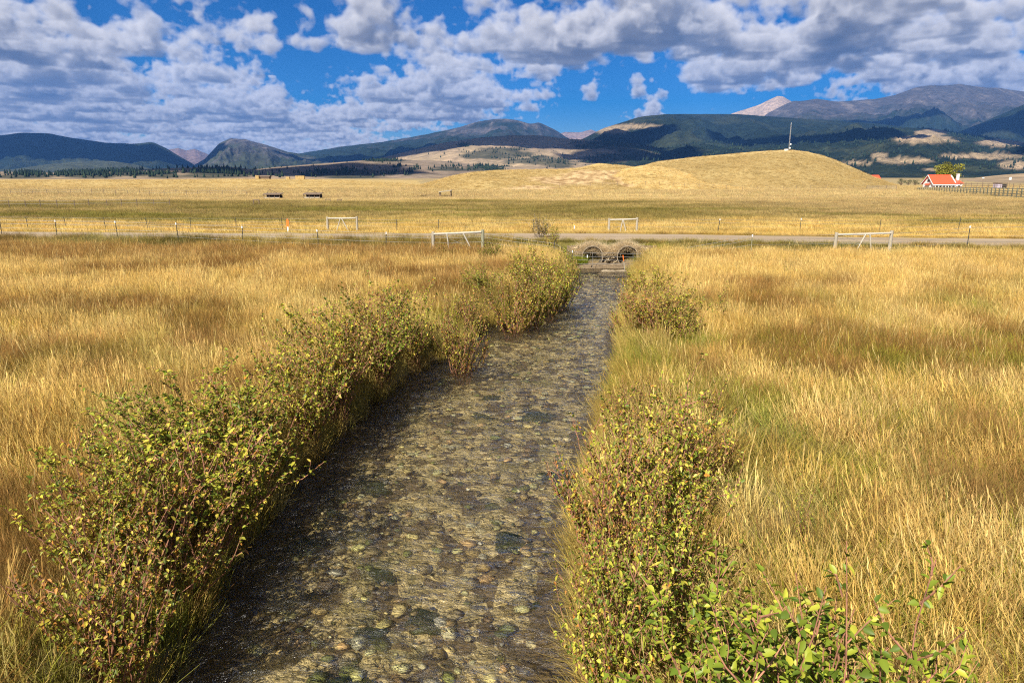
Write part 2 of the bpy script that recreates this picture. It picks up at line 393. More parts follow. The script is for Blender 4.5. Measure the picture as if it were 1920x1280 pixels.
# ------------------------------------------------------------------ ground sheet
def axis(parts): return np.unique(np.round(np.concatenate(parts), 4))
gx = axis([np.arange(-8, 9.5, .16), np.arange(-44, -8, .7), np.arange(9.5, 46, .7), 44 * 1.16 ** np.arange(1, 40), -44 * 1.16 ** np.arange(1, 40)])
gy = axis([np.arange(-6, 40, .18), np.arange(40, 52, .3), 52 * 1.035 ** np.arange(1, 160), [-40, -15]])
gx = gx[np.abs(gx) < 13000]; gy = gy[gy < 13000]
XX, YY = np.meshgrid(gx, gy, indexing='ij')
ZZ = ground_z(XX, YY)
cc, gg, rr_ = cover(XX, YY)
ee = edge_dist(XX, np.clip(YY, -8, 37.3))
wet = sstep(-.35, 0, ee) * (YY < CULV_Y + .2)
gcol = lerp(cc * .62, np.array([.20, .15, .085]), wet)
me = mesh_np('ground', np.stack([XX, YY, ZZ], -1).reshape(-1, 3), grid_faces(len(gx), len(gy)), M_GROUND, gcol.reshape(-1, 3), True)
tag(obj('ground', me), kind='structure')

# ------------------------------------------------------------------ road
nt = new_mat('gravel_road'); co = objco(nt); n = nt.noise(co, 9, 6, .7); n2 = nt.noise(nt.vscale(co, (.06, .9, 1)), 1.5, 4)
c = nt.mix(nt.ramp(n, .3, .7), (.22, .165, .105), (.31, .24, .16)); c = nt.mix(nt.ramp(n2, .42, .62, 0, .5), c, (.38, .30, .205))
M_ROAD = finish(nt, principled(nt, c, .95, bump(nt, n, .6, .03), .1))
rx = np.concatenate([np.arange(-400, -60, 10), np.arange(-60, 60, .5), np.arange(60, 400, 10)]); ro = np.linspace(-2.9, 2.9, 15)
RXX, ROO = np.meshgrid(rx, ro, indexing='ij'); wob = 1 + .05 * perlin(RXX / 3, ROO * 0 + 2)
RYY = road_mid(RXX) + ROO * wob
RZZ = .38 + .16 * np.exp(-((RXX - 5.4) / 14) ** 2) + .05 - .10 * (np.abs(ROO) / 2.9) ** 4 - .05 * np.exp(-((np.abs(ROO) - .95) / .3) ** 2) + .015 * fbm(RXX / 1.5, ROO, 2)
tag(obj('dirt_road', mesh_np('dirt_road', np.stack([RXX, RYY, RZZ], -1).reshape(-1, 3), grid_faces(len(rx), len(ro))[:, ::-1].copy(), M_ROAD, None, True)), kind='structure')

# ------------------------------------------------------------------ hills and mountains
class Ridge:
    """a land form: skyline surveyed as photo points, crest at depth R, foot at depth Fd, back slope"""
    def __init__(s, pts, R, Fd, back, warp=.12, spur=.0, L=None, power=1.25, jag=0.0, rvar=0.0, sm=2.0, foot=-.4):
        P = np.array(pts, float)
        S = np.array([float(s_of(u, v)) for u, v in P]); Q = q_of_v(P[:, 1])
        s.s = np.linspace(S[0], S[-1], 900); q = np.interp(s.s, S, Q)
        k = np.exp(-np.linspace(-2, 2, int(sm * 12) | 1) ** 2); k /= k.sum(); h = len(k) // 2
        q = np.convolve(np.pad(q, h, mode='edge'), k, 'valid')
        s.q = q + jag * fbm(s.s * 60, s.s * 0, 4)
        s.R, s.F, s.back, s.warp, s.spur, s.power, s.rvar, s.foot = R, Fd, back, warp, spur, power, rvar, foot
        s.L = L or (R - Fd) * .35
    def z(s, X, Y):
        S = X / Y; q = np.interp(S, s.s, s.q)
        R = s.R * (1 + s.rvar * fbm(S * 5 + s.R, S * 0 + 1.5, 2)); zr = CAM_H + R * q
        t = (Y - s.F) / (R - s.F)
        w = 4 * np.clip(t, 0, 1) * (1 - np.clip(t, 0, 1))
        n = fbm(X / s.L, Y / s.L, 5, .5)
        tt = np.clip(t + s.warp * n * w, 0, 1)
        p = tt ** s.power
        z = s.foot + (zr - s.foot) * p
        if s.spur: z = z + (zr - s.foot) * s.spur * w * np.clip(1.12 - t, 0, 1) * (fbm(X / (s.L * .8) + 5, Y / (s.L * 1.6), 5, .55, True) - .1)
        tb = np.clip((Y - R) / s.back, 0, 1)
        return np.where(Y > R, s.foot + (zr - s.foot) * (1 - tb ** 1.3), z)
    def build(s, name, mat, colf, ns=260, nt_=80, kind='structure'):
        S = np.linspace(s.s[0], s.s[-1], ns); T = np.concatenate([np.linspace(0, 1, nt_), 1 + np.linspace(.04, 1, 12) ** 1.5 * s.back / (s.R - s.F)])
        SS, TT = np.meshgrid(S, T, indexing='ij'); Y = s.F + (s.R * (1 + s.rvar * fbm(SS * 5 + s.R, SS * 0 + 1.5, 2)) - s.F) * TT; X = SS * Y
        Z = s.z(X, Y)
        U, V = project(X, Y, Z)
        gz = np.gradient(Z, axis=1) / np.maximum(np.gradient(Y, axis=1), 1)
        c = colf(X, Y, Z, U, V, gz)
        me = mesh_np(name, np.stack([X, Y, Z], -1).reshape(-1, 3), grid_faces(ns, len(T)), mat, c.reshape(-1, 3), True)
        o = obj(name, me); o['kind'] = kind
        return o
def project(X, Y, Z):
    dz = Z - CAM_H
    d = Y * CT - dz * ST; up = Y * ST + dz * CT
    return 960 + FP * X / d, 640 - FP * up / d
def blob(U, V, lst, soft=.35, nz=None):
    m = np.zeros_like(U)
    for u, v, ru, rv in lst:
        r = np.sqrt(((U - u) / ru) ** 2 + ((V - v) / rv) ** 2)
        if nz is not None: r = r + nz
        m = np.maximum(m, 1 - sstep(1 - soft, 1 + soft, r))
    return m
FOR = np.array([.018, .030, .020]); FOR2 = np.array([.045, .055, .028]); ROCK = np.array([.105, .098, .10]); PROCK = np.array([.30, .25, .215]); STEP = np.array([.36, .27, .17]); BST = np.array([.25, .19, .135])
def cst(c): return lambda X, Y, Z, U, V, g: np.broadcast_to(np.array(c), X.shape + (3,))
def col_forest(rocktop=0, mead=(), scale=500., base=FOR):
    def f(X, Y, Z, U, V, g):
        n = fbm(X / scale, Y / scale, 5, .6)
        c = lerp(np.broadcast_to(base, X.shape + (3,)), FOR2, sstep(-.1, .4, n))
        if rocktop: c = lerp(c, ROCK, sstep(rocktop, rocktop * 1.35, Z + 260 * n))
        if len(mead): c = lerp(c, STEP * 1.1, blob(U, V, mead, .25, .55 * fbm(X / 130, Y / 130, 4, .6)))
        return c
    return f
def col_rock(lo, hi, pale=.3, base=FOR):
    def f(X, Y, Z, U, V, g):
        n = fbm(X / 420, Y / 420, 5, .6); st = fbm(X / 90, Y / 700, 4, .6)
        c = lerp(np.broadcast_to(base, X.shape + (3,)), ROCK * .8, sstep(lo, hi, Z + 420 * n + 150 * st))
        return lerp(c, PROCK, sstep(.12, .42, st + .4 * n) * pale * sstep(lo, hi, Z))
    return f
# far ranges
Ridge([(-420,300),(-200,268),(0,254),(40,249),(90,250),(130,258),(200,268),(255,270),(285,266),(310,277),(345,298),(380,318),(400,334)], 7000, 4200, 2500, .2, .45, L=600, jag=.0006).build('forested_mountain', M_FOREST, col_forest(700))
Ridge([(280,300),(315,281),(335,277),(350,283),(365,279),(385,287),(410,300),(430,330)], 11500, 9000, 2500, .15, .2, jag=.001).build('distant_mountain', M_ROCK, cst([.21, .145, .12]), 90, 40)
Ridge([(330,334),(360,312),(385,297),(410,270),(432,259),(462,262),(500,272),(540,285),(580,292),(640,300),(700,322),(740,336)], 6400, 4300, 2200, .2, .6, L=420, jag=.0008).build('rocky_mountain', M_ROCK, col_rock(60, 330, .45, FOR2))
Ridge([(420,325),(480,303),(560,288),(640,275),(720,266),(800,252),(860,239),(900,227),(945,222),(972,226),(995,233),(1010,229),(1040,243),(1062,257),(1110,285),(1160,320)], 8000, 4600, 2500, .22, .5, L=800, jag=.0008).build('rocky_mountain', M_ROCK, col_rock(330, 640, .55, FOR))
Ridge([(1020,275),(1045,252),(1060,247),(1085,249),(1108,243),(1130,252),(1160,275)], 12500, 10500, 2000, .15, .2, jag=.0008).build('distant_mountain', M_ROCK, cst([.28, .20, .165]), 80, 40)
Ridge([(1340,232),(1372,213),(1420,198),(1458,180),(1468,181),(1490,194),(1530,215),(1560,240)], 12000, 9000, 2000, .15, .15, jag=.0006).build('white_peak', M_ROCK, cst([.43, .32, .235]), 110, 50)
Ridge([(1380,260),(1440,212),(1486,189),(1505,190),(1530,185),(1570,191),(1640,186),(1680,178),(1720,163),(1750,160),(1775,161),(1800,157),(1830,163),(1870,165),(1920,172),(2050,190),(2250,240),(2420,290)], 9000, 5200, 3000, .25, .36, L=1100, jag=.0008).build('high_mountain', M_ROCK, col_rock(420, 800, .35, FOR))
Ridge([(1640,330),(1740,272),(1800,247),(1860,222),(1920,196),(2000,176),(2150,200),(2300,260)], 6000, 4000, 2200, .2, .35, L=500, jag=.0006).build('forested_mountain', M_FOREST, col_forest(600))
Ridge([(980,310),(1060,275),(1100,257),(1130,241),(1200,219),(1250,214),(1300,214),(1380,214),(1450,219),(1550,226),(1650,232),(1760,247),(1850,262),(1950,282),(2100,305)], 5600, 3000, 2500, .25, .36, L=520, jag=.0004).build('forested_mountain', M_FOREST,
      col_forest(0, [(1145,243,30,8),(1190,237,50,4)], 420.))
FH = Ridge([(1060,330),(1180,292),(1260,276),(1330,264),(1420,262),(1500,257),(1600,248),(1660,240),(1740,240),(1820,252),(1900,264),(2050,285),(2250,320)], 3900, 1500, 1800, .3, .30, L=380, jag=.0004)
FH.build('forested_hill', M_FOREST,
      col_forest(0, [(1745,250,30,7),(1735,262,60,8),(1880,268,45,7),(1690,301,50,6),(1650,292,16,6),(1850,293,90,5),(1610,306,28,4),(1760,318,30,3),(1240,318,60,4),(1900,310,30,8)], 260.), 360, 150)
# foothills
Ridge([(-300,318),(20,318),(90,308),(150,303),(210,302),(250,308),(290,318),(420,330)], 4000, 2800, 900, .2, .08).build('forested_hill', M_FOREST, cst([.075, .085, .05]), 140, 50)
TREES1 = [(935,288,62,11),(895,292,35,6),(1045,306,32,9),(1003,303,60,5),(1150,272,80,8),(1130,258,60,5),(1165,300,70,14),(1215,285,60,18),(1240,305,70,12),(1010,296,20,4),(870,272,12,4)]
def col_foot(base, dark, tl):
    def f(X, Y, Z, U, V, g):
        n = fbm(X / 300, Y / 300, 4, .55); st = fbm(X / 60 + 3, Y / 200, 4, .6)
        c = lerp(np.broadcast_to(base, X.shape + (3,)), dark, np.clip(.35 + n + .5 * st, 0, 1))
        return lerp(c, FOR * 1.3, blob(U, V, tl, .3, .5 * fbm(X / 90, Y / 90, 3)) * .8)
    return f
FT1 = Ridge([(500,338),(620,318),(700,300),(760,285),(830,268),(900,258),(955,254),(1010,254),(1060,260),(1130,264),(1200,270),(1290,290),(1400,325)], 3600, 1700, 1200, .25, .10, L=520)
FT1.build('foothill', M_STEPPE, col_foot(STEP * 1.1, BST, TREES1), 320, 110)
TREES2 = [(660,328,62,10),(610,326,40,7),(720,300,45,3.5),(745,313,9,3),(775,316,12,3),(733,325,12,4),(765,325,10,4),(810,318,8,2),(850,318,40,3),(838,314,26,2),(905,316,40,5),(940,317,30,4)]
FT2 = Ridge([(350,338),(440,322),(520,313),(600,307),(680,301),(760,300),(830,302),(900,309),(980,318),(1080,330)], 2300, 1150, 700, .25, .12, L=330)
FT2.build('foothill', M_STEPPE, col_foot(BST * 1.12, BST * .8, TREES2), 280, 80)
TREES3 = [(40,331,60,4),(170,329,60,5),(250,326,50,5),(310,330,30,4),(405,324,55,8),(400,330,70,4),(120,322,90,2),(210,321,50,2)]
FT3 = Ridge([(-300,316),(0,322),(100,324),(180,321),(250,318),(330,315),(420,312),(480,318),(560,325),(640,334)], 1700, 900, 500, .25, .12, L=240)
FT3.build('foothill', M_STEPPE, col_foot(STEP, BST * .9, TREES3), 260, 60)
FT4 = Ridge([(1770,350),(1800,337),(1850,331),(1890,327),(1940,324),(2050,318),(2200,322)], 800, 420, 300, .2, .05, L=150)
FT4.build('foothill', M_STEPPE, col_foot(STEP * .9, BST, []), 120, 40)
# golden hills of the valley floor
def col_gold(k=1.0, bare=(), crest=1e9):
    def f(X, Y, Z, U, V, g):
        n = fbm(X / 22, Y / 22, 4, .55); m = fbm(X / 5, Y / 5, 3)
        c = lerp(np.broadcast_to(np.array([.56, .425, .185]) * k, X.shape + (3,)), np.array([.45, .335, .14]) * k, np.clip(.4 + .9 * n + .5 * m, 0, 1))
        c = lerp(c, np.array([.68, .53, .26]), sstep(.93, 1.0, Y / crest) * .6)  # pale crest line: the sunlit edge is put into the grass colour
        if len(bare):
            b = blob(U, V, bare, .35, .6 * fbm(X / 6, Y / 9, 4, .6))
            c = lerp(c, lerp(np.broadcast_to(np.array([.30, .19, .09]), X.shape + (3,)), np.array([.62, .46, .25]), np.clip(.5 + 1.6 * fbm(X / 3, Y / 6, 3), 0, 1)), b * .95)
        return c
    return f
HB = {}
BARE_MID = [(1070,338,75,9),(1110,328,60,10),(1000,352,40,4),(970,355,35,3)]; BARE_LOW = [(1080,345,50,10),(1140,340,30,9),(1150,348,45,4)]
HB['bench'] = Ridge([(-700,340),(-300,339),(0,338.5),(150,337.5),(300,337),(420,335.5),(560,336),(640,338),(720,341),(800,348),(860,356)], 330, 205, 600, .3, .06, L=40, power=1.0, foot=-.6)
HB['bench'].build('grass_bench', M_HILL, col_gold(.97), 300, 60)
HB['mid'] = Ridge([(730,360),(770,352),(810,340),(850,329),(890,322),(930,319),(1000,317.5),(1060,317),(1100,313),(1130,309),(1160,309),(1230,318),(1330,345),(1380,358)], 290, 205, 90, .10, .16, L=42, power=.85, foot=-.6)
HB['mid'].build('grass_hill', M_HILL, col_gold(.88, BARE_MID, 290), 300, 90)
HB['butte'] = Ridge([(1080,358),(1130,338),(1180,318),(1232,303),(1300,295),(1360,289.5),(1420,284),(1480,281),(1510,284),(1545,292),(1590,310),(1630,328),(1670,343),(1710,352),(1760,360)], 330, 225, 110, .06, .07, L=55, power=.8, foot=-.6)
HB['butte'].build('grass_butte', M_HILL, col_gold(.78, (), 330), 320, 90)
HB['low'] = Ridge([(1040,362),(1090,346),(1130,331),(1165,318),(1205,310),(1245,313),(1290,325),(1350,338),(1420,347),(1500,354),(1560,361)], 262, 208, 60, .10, .14, L=34, power=.9, foot=-.6)
HB['low'].build('grass_hill', M_HILL, col_gold(1.1, BARE_LOW, 262), 280, 80)
HB['knob'] = Ridge([(1010,338),(1060,322),(1100,311),(1122,306),(1145,308),(1170,318),(1210,335)], 345, 300, 40, .1, .05, L=18, foot=-.6)
HB['knob'].build('grass_hill', M_HILL, col_gold(1.0), 100, 40)

# ------------------------------------------------------------------ pines on the foothills: singles and groves too small and many to count
def cone_forest(name, ridges, n_all, seed, label_mat, hmin, hmax):
    r = np.random.RandomState(seed); P = []
    for rd, tl, dens, k in ridges:
        n_try = int(n_all * k)
        S = r.uniform(rd.s[0], rd.s[-1], n_try); Y = rd.F + (rd.R - rd.F) * np.sqrt(r.rand(n_try)); X = S * Y; Z = rd.z(X, Y); U, V = project(X, Y, Z)
        m = blob(U, V, tl, .35, .55 * fbm(X / 90, Y / 90, 3))
        if rd is FH:
            clear = blob(U, V, [(1745,250,30,7),(1735,262,60,8),(1880,268,45,7),(1690,301,50,6),(1850,293,90,5)], .2)
            m = np.where(clear > .3, 0, .5); dens = 0
        keep = r.rand(n_try) < np.maximum(m * np.clip(.36 + 1.7 * fbm(X / 70, Y / 70, 3), .03, 1), dens * sstep(-.1, .5, fbm(X / 150, Y / 150, 3)))
        P.append(np.stack([X, Y, Z], -1)[keep])
    P = np.concatenate(P); n = len(P)
    k = 6; ang = np.arange(k) * 2 * np.pi / k
    h = r.uniform(hmin, hmax, n); rad = h * r.uniform(.17, .28, n)
    prof = [(.06, .55), (.10, 1.0), (.45, .62), (1.0, .0)]
    V = []
    for hz, rr in prof:
        jx = 1 + .25 * r.randn(n, k)
        V.append(np.stack([P[:, 0, None] + np.cos(ang) * rad[:, None] * rr * jx, P[:, 1, None] + np.sin(ang) * rad[:, None] * rr * jx, np.repeat((P[:, 2] + h * hz)[:, None], k, 1)], -1))
    V = np.stack(V, 1).reshape(-1, 3)
    b = (np.arange(n) * 4 * k)[:, None, None]; lev = (np.arange(3) * k)[None, :, None]; i = np.arange(k)[None, None, :]; j = (np.arange(k) + 1) % k
    F = np.stack([b + lev + i, b + lev + j[None, None, :], b + lev + k + j[None, None, :], b + lev + k + i], -1).reshape(-1, 4)
    c = np.repeat(np.array([.022, .036, .020]) * r.uniform(.7, 1.5, (n, 1)), 4 * k, 0)
    o = obj(name, mesh_np(name, V, F, label_mat, c)); tag(o, kind='stuff')
    return n
nt = new_mat('conifer'); M_PINE = finish(nt, principled(nt, attr(nt, 'col'), .9, None, .05))
cone_forest('pine_groves', [(FT1, TREES1, .012, 2.2), (FT2, TREES2, .05, 1), (FT3, TREES3, .10, 1)], 9000, 4, M_PINE, 5, 11)
cone_forest('pine_groves', [(FH, [], .65, 1)], 26000, 6, M_PINE, 8, 15)
# ------------------------------------------------------------------ opaque clouds added above and outside the picture to shade the mountains
nt = new_mat('shade_cloud_white'); M_CLOUD = finish(nt, nt.node('ShaderNodeBsdfDiffuse', {'Color': (.85, .86, .9, 1)}).outputs[0])
import bmesh
def lump_mesh(sub, seed, flat=.35):
    bm = bmesh.new(); bmesh.ops.create_icosphere(bm, subdivisions=sub, radius=1)
    V = np.array([v.co[:] for v in bm.verts]); F = np.array([[v.index for v in f.verts] for f in bm.faces]); bm.free()
    n = fbm(V[:, 0] * 1.6 + seed, V[:, 1] * 1.6 + V[:, 2] * 1.1, 5, .55)
    V = V * (1 + .55 * n)[:, None]; V[:, 2] = np.where(V[:, 2] < 0, V[:, 2] * flat * .4, V[:, 2] * flat)
    return mesh_np('cloud', V, F, M_CLOUD, None, True)
CL_ME = [lump_mesh(4, k * 7.7) for k in range(4)]
SHADE = [(-60, 3420, 230, 700, 520), (420, 2700, 150, 420, 260), (-4900, 5900, 250, 1900, 1500), (-3200, 5600, 250, 900, 900), (-560, 1650, 60, 420, 300), (-1050, 5600, 250, 800, 500), (1500, 3600, 150, 700, 420),
         (3300, 6900, 500, 1100, 420), (1900, 2100, 60, 620, 330), (4300, 5200, 300, 900, 700), (700, 4300, 250, 500, 350), (2500, 3900, 280, 450, 280)]
for i, (X, Y, Z, rx_, ry_) in enumerate(SHADE):
    L = (3600 + 120 * (i % 4) - Z) / SUNV[2]
    o = obj('cloud', CL_ME[i % 4], None, (X + SUNV[0] * L, Y + SUNV[1] * L, Z + SUNV[2] * L), (0, 0, i * 1.3))
    o.scale = (rx_, ry_, min(rx_, ry_)); tag(o, 'unseen cloud mesh added high overhead to shade the mountain slopes', 'cloud', 'clouds added out of view to shade the mountains')

# ------------------------------------------------------------------ air
mb = MB().box((-14000, -300, -4), (14000, 14500, 1750))
nt = new_mat('haze'); vol = nt.node('ShaderNodeVolumePrincipled', {'Color': (.13, .38, 1.0, 1), 'Density': 4.6e-5, 'Anisotropy': 0.0})
nt.l.new(vol.outputs[0], nt.out.inputs['Volume'])
tag(mb.build('haze', nt.m), kind='stuff')

# ------------------------------------------------------------------ stream: bed, stones, water
nt = new_mat('stream_gravel'); co = objco(nt)
v = nt.node('ShaderNodeTexVoronoi', {'Vector': co, 'Scale': 13.0, 'Randomness': 1.0}); n = nt.noise(co, 3.0, 5, .65); n2 = nt.noise(co, .8, 4, .6)
vc = nt.node('ShaderNodeSeparateColor', {0: v.outputs['Color']}).outputs[0]
c = nt.mix(vc, (.46, .36, .165), (.80, .665, .37)); n3 = nt.noise(nt.vscale(co, (1.5, 1, 1)), 2.2, 4, .7); c = nt.mix(nt.ramp(n, .46, .60, 0, .5), c, (.28, .23, .12)); c = nt.mix(nt.ramp(n3, .54, .66, 0, .65), c, (.13, .13, .055)); c = nt.mix(nt.ramp(n2, .54, .66, 0, .7), c, (.11, .12, .035))
h = nt.math('ADD', nt.math('MULTIPLY', v.outputs['Distance'], -1.0), nt.math('MULTIPLY', n, .6))
M_BED = finish(nt, principled(nt, c, .7, bump(nt, h, .5, .05), .2))
by = np.arange(-5.5, 38.6, .14); bt = np.linspace(-.12, 1.12, 44)
BY, BT = np.meshgrid(by, bt, indexing='ij'); wL = xl(BY); wR = xr(BY); ext = np.exp(-((BY - 36.8) / 1.2) ** 2) * 1.6
wL = wL - ext * .4; wR = wR + ext * .8
BX = wL + (wR - wL) * BT
BZ = -.97 + .10 * fbm(BX / .55, BY / .8, 3) + .06 * fbm(BX / .2, BY / .2, 2)
streambed = tag(obj('streambed', mesh_np('streambed', np.stack([BX, BY, BZ], -1).reshape(-1, 3), grid_faces(len(by), len(bt))[:, ::-1].copy(), M_BED, None, True)), kind='structure')
# stones
nt = new_mat('cobble'); co = objco(nt); a = attr(nt, 'col'); orand = nt.node('ShaderNodeObjectInfo').outputs['Random']
n = nt.noise(co, 3.0, 5, .65)
c = nt.mix(nt.ramp(n, .35, .65), nt.vscale(a, (.6, .6, .55)), nt.vscale(a, (1.2, 1.18, 1.1)))
M_STONE = finish(nt, principled(nt, c, .6, bump(nt, n, .4, .1), .3))
STONE_C = [np.array(c) * 1.6 for c in ((.44, .35, .18), (.34, .26, .12), (.52, .43, .25), (.24, .19, .10), (.40, .27, .14), (.17, .14, .08), (.30, .27, .18), (.10, .115, .035))]
def stone_vf(sub, seed):
    bm = bmesh.new(); bmesh.ops.create_icosphere(bm, subdivisions=sub, radius=1)
    V = np.array([v.co[:] for v in bm.verts]); F = np.array([[v.index for v in f.verts] for f in bm.faces]); bm.free()
    V = V * (1 + .55 * fbm(V[:, 0] * 1.1 + seed, V[:, 1] * 1.1 + V[:, 2], 3))[:, None] * np.array([1, .74, .24]); return V, F
ST_ME = []
for k in range(24):
    V, F = stone_vf(2, k * 3.1); ST_ME.append(mesh_np('stone', V, F, M_STONE, np.broadcast_to(STONE_C[k % 8] * .62, V.shape), True))
r = np.random.RandomState(21)
def bed_pts(n, y0, y1, p=1.0):
    y = y0 + (y1 - y0) * r.rand(n) ** p; t = .04 + .92 * r.rand(n); return xl(y) + (xr(y) - xl(y)) * t, y
px, py = bed_pts(290, 4.6, 17, 1.6)
for i in range(290):
    size = r.uniform(.045, .085) + .10 * r.rand() ** 4
    o = obj('stone', ST_ME[r.randint(24)], streambed, (px[i], py[i], -.99 + r.uniform(-.03, .02)), (r.uniform(-.3, .3), r.uniform(-.3, .3), r.uniform(0, 6.28)))
    o.scale = (size, size, size * r.uniform(.8, 1.2))
N = 3200; px, py = bed_pts(N, 4.0, 37, 1.15); VV = []; FF = []; CC = []; b = 0
for k in range(8):
    V, F = stone_vf(1, 50 + k * 2.3); idx = np.arange(k, N, 8); n = len(idx); a = r.rand(n) * 6.28; sc = .03 + .12 * r.rand(n) ** 2.5
    X = V[None, :, 0] * sc[:, None]; Y = V[None, :, 1] * sc[:, None]
    W = np.stack([X * np.cos(a)[:, None] - Y * np.sin(a)[:, None] + px[idx][:, None], X * np.sin(a)[:, None] + Y * np.cos(a)[:, None] + py[idx][:, None], V[None, :, 2] * sc[:, None] - .95 + r.uniform(-.02, .05, n)[:, None]], -1)
    VV.append(W.reshape(-1, 3)); FF.append((F[None] + (np.arange(n) * len(V))[:, None, None] + b).reshape(-1, 3)); b += n * len(V)
    pt = fbm(px[idx] / .7 + 31, py[idx] / .5, 3); CC.append(np.repeat(np.array(STONE_C)[r.randint(0, 8, n)] * (r.uniform(.7, 1.3, n) * np.where(pt > .16, .55, 1.35))[:, None], len(V), 0).clip(0, .72))
tag(obj('cobbles', mesh_np('cobbles', np.concatenate(VV), np.concatenate(FF), M_STONE, np.concatenate(CC), True), streambed), kind='stuff')
# dark green weed mats on the bed
nt = new_mat('water_weed'); co = objco(nt); n = nt.noise(co, 14, 5, .7)
M_WEED = finish(nt, principled(nt, nt.mix(n, (.02, .035, .010), (.10, .13, .03)), .8, bump(nt, n, 1, .05), .2))
WEED = [gp(u, v, -.8) for u, v in ((1030, 1120), (1060, 1030), (715, 1060), (690, 1170), (630, 950), (820, 705), (920, 735), (800, 1145), (640, 1265), (1010, 770), (905, 770), (560, 1010), (700, 900), (960, 1000), (1040, 880))]
wm = [lump_mesh(3, 90 + k, .5) for k in range(3)]
for m_ in wm: m_.materials.clear(); m_.materials.append(M_WEED)
for i, (x, y) in enumerate(WEED):
    o = obj('water_weed', wm[i % 3], streambed, (x, y, -.955), (0, 0, r.uniform(-.8, .8))); sc = r.uniform(.20, .36); o.scale = (sc * r.uniform(.8, 1.5), sc * r.uniform(.5, .9), sc * .42)
# water sheet
wy = np.arange(-5.8, 38.4, .06); wt = np.linspace(-.10, 1.10, 60)
WY, WT = np.meshgrid(wy, wt, indexing='ij'); wL = xl(WY); wR = xr(WY); ext = np.exp(-((WY - 36.8) / 1.2) ** 2) * 1.6
wL = wL - ext * .4; wR = wR + ext * .8
WX = wL + (wR - wL) * WT
riff = .55 + .45 * sstep(-.2, .3, fbm(WX / 1.5, WY / 2.2, 2)); calm = 1 - .85 * sstep(33.5, 35.5, WY)
WZ = WATER_Z + (.060 * fbm(WX / .50 + 3, WY / .32, 3, .55) + .045 * fbm(WX / .9, WY / .55 + 9, 2)) * riff * calm
nt = new_mat('clear_water'); co = objco(nt)
n = nt.noise(nt.vscale(co, (1, 1.5, 1)), 4.5, 5, .62, .8); nrm = bump(nt, n, 1.0, .11)
fr = nt.node('ShaderNodeFresnel', {'IOR': 1.42, 'Normal': nrm}).outputs[0]
gl = nt.node('ShaderNodeBsdfGlossy', {'Roughness': .20, 'Normal': nrm, 'Color': (1, 1, 1, 1)}).outputs[0]
tr_ = nt.node('ShaderNodeBsdfTransparent', {'Color': (.995, .97, .87, 1)}).outputs[0]
rf = nt.node('ShaderNodeBsdfRefraction', {'IOR': 1.33, 'Roughness': .02, 'Normal': nrm, 'Color': (.97, .93, .76, 1)}).outputs[0]
body = nt.node('ShaderNodeMixShader', {0: .20, 1: tr_, 2: rf}).outputs[0]
sh = nt.node('ShaderNodeMixShader', {0: fr, 1: body, 2: gl}).outputs[0]
M_WATER = finish(nt, sh)
tag(obj('stream_water', mesh_np('stream_water', np.stack([WX, WY, WZ], -1).reshape(-1, 3), grid_faces(len(wy), len(wt))[:, ::-1].copy(), M_WATER, None, True)), kind='structure')

# ------------------------------------------------------------------ simple materials for built things
def plain(name, c, rough=.7, nscale=12, var=.25, metal=0.0, stretch=(1, 1, 1), bs=.3):
    nt = new_mat(name); co = objco(nt); n = nt.noise(nt.vscale(co, stretch), nscale, 5, .65)
    col = nt.mix(nt.ramp(n, .3, .7), tuple(x * (1 - var) for x in c), tuple(min(x * (1 + var), .95) for x in c))
    return finish(nt, principled(nt, col, rough, bump(nt, n, bs, .01), .3, metal))
M_WOOD = plain('weathered_wood', (.31, .275, .21), .9, 9, .4, 0, (6, 6, .8))
M_WOODH = plain('weathered_rail', (.38, .35, .285), .9, 9, .35, 0, (.8, 6, 6))
M_POSTG = plain('green_treated_post', (.23, .225, .15), .9, 9, .35, 0, (6, 6, .8))
M_TPOST = plain('dark_steel_post', (.045, .05, .045), .6)
M_WHITE = plain('white_paint', (.78, .78, .76), .6, 20, .06)
M_WIRE = plain('galvanised_wire', (.34, .33, .31), .5, 30, .15, .6)
M_ORANGE = plain('orange_paint', (.85, .17, .02), .6, 20, .1)
M_RED = plain('red_metal_roof', (.72, .085, .035), .5, 4, .12)
M_DARK = plain('interior_shade', (.03, .028, .025), .9)  # near black that puts the shade of interiors into the colour
M_BROWNW = plain('brown_timber', (.16, .115, .08), .9, 9, .35)
M_STEEL = plain('galvanised_steel', (.34, .33, .31), .5, 6, .3, .5)
M_PIPE = plain('corrugated_pipe', (.075, .065, .05), .7, 8, .4, .2)  # metal darkened so the sunlit mouth looks shaded inside
M_HAY = plain('straw_bale', (.40, .28, .11), .95, 9, .3)
M_GLASS = plain('dark_glass', (.03, .035, .05), .15)
M_LAV = plain('faded_lavender_boards', (.42, .37, .44), .9)
M_RUBBLE = plain('pale_rubble', (.62, .53, .38), .95, 6, .3, 0, (1, 1, 1), .8)
M_DIRT = plain('damp_dirt', (.15, .11, .065), .95, 7, .4, 0, (1, 1, 1), .8)
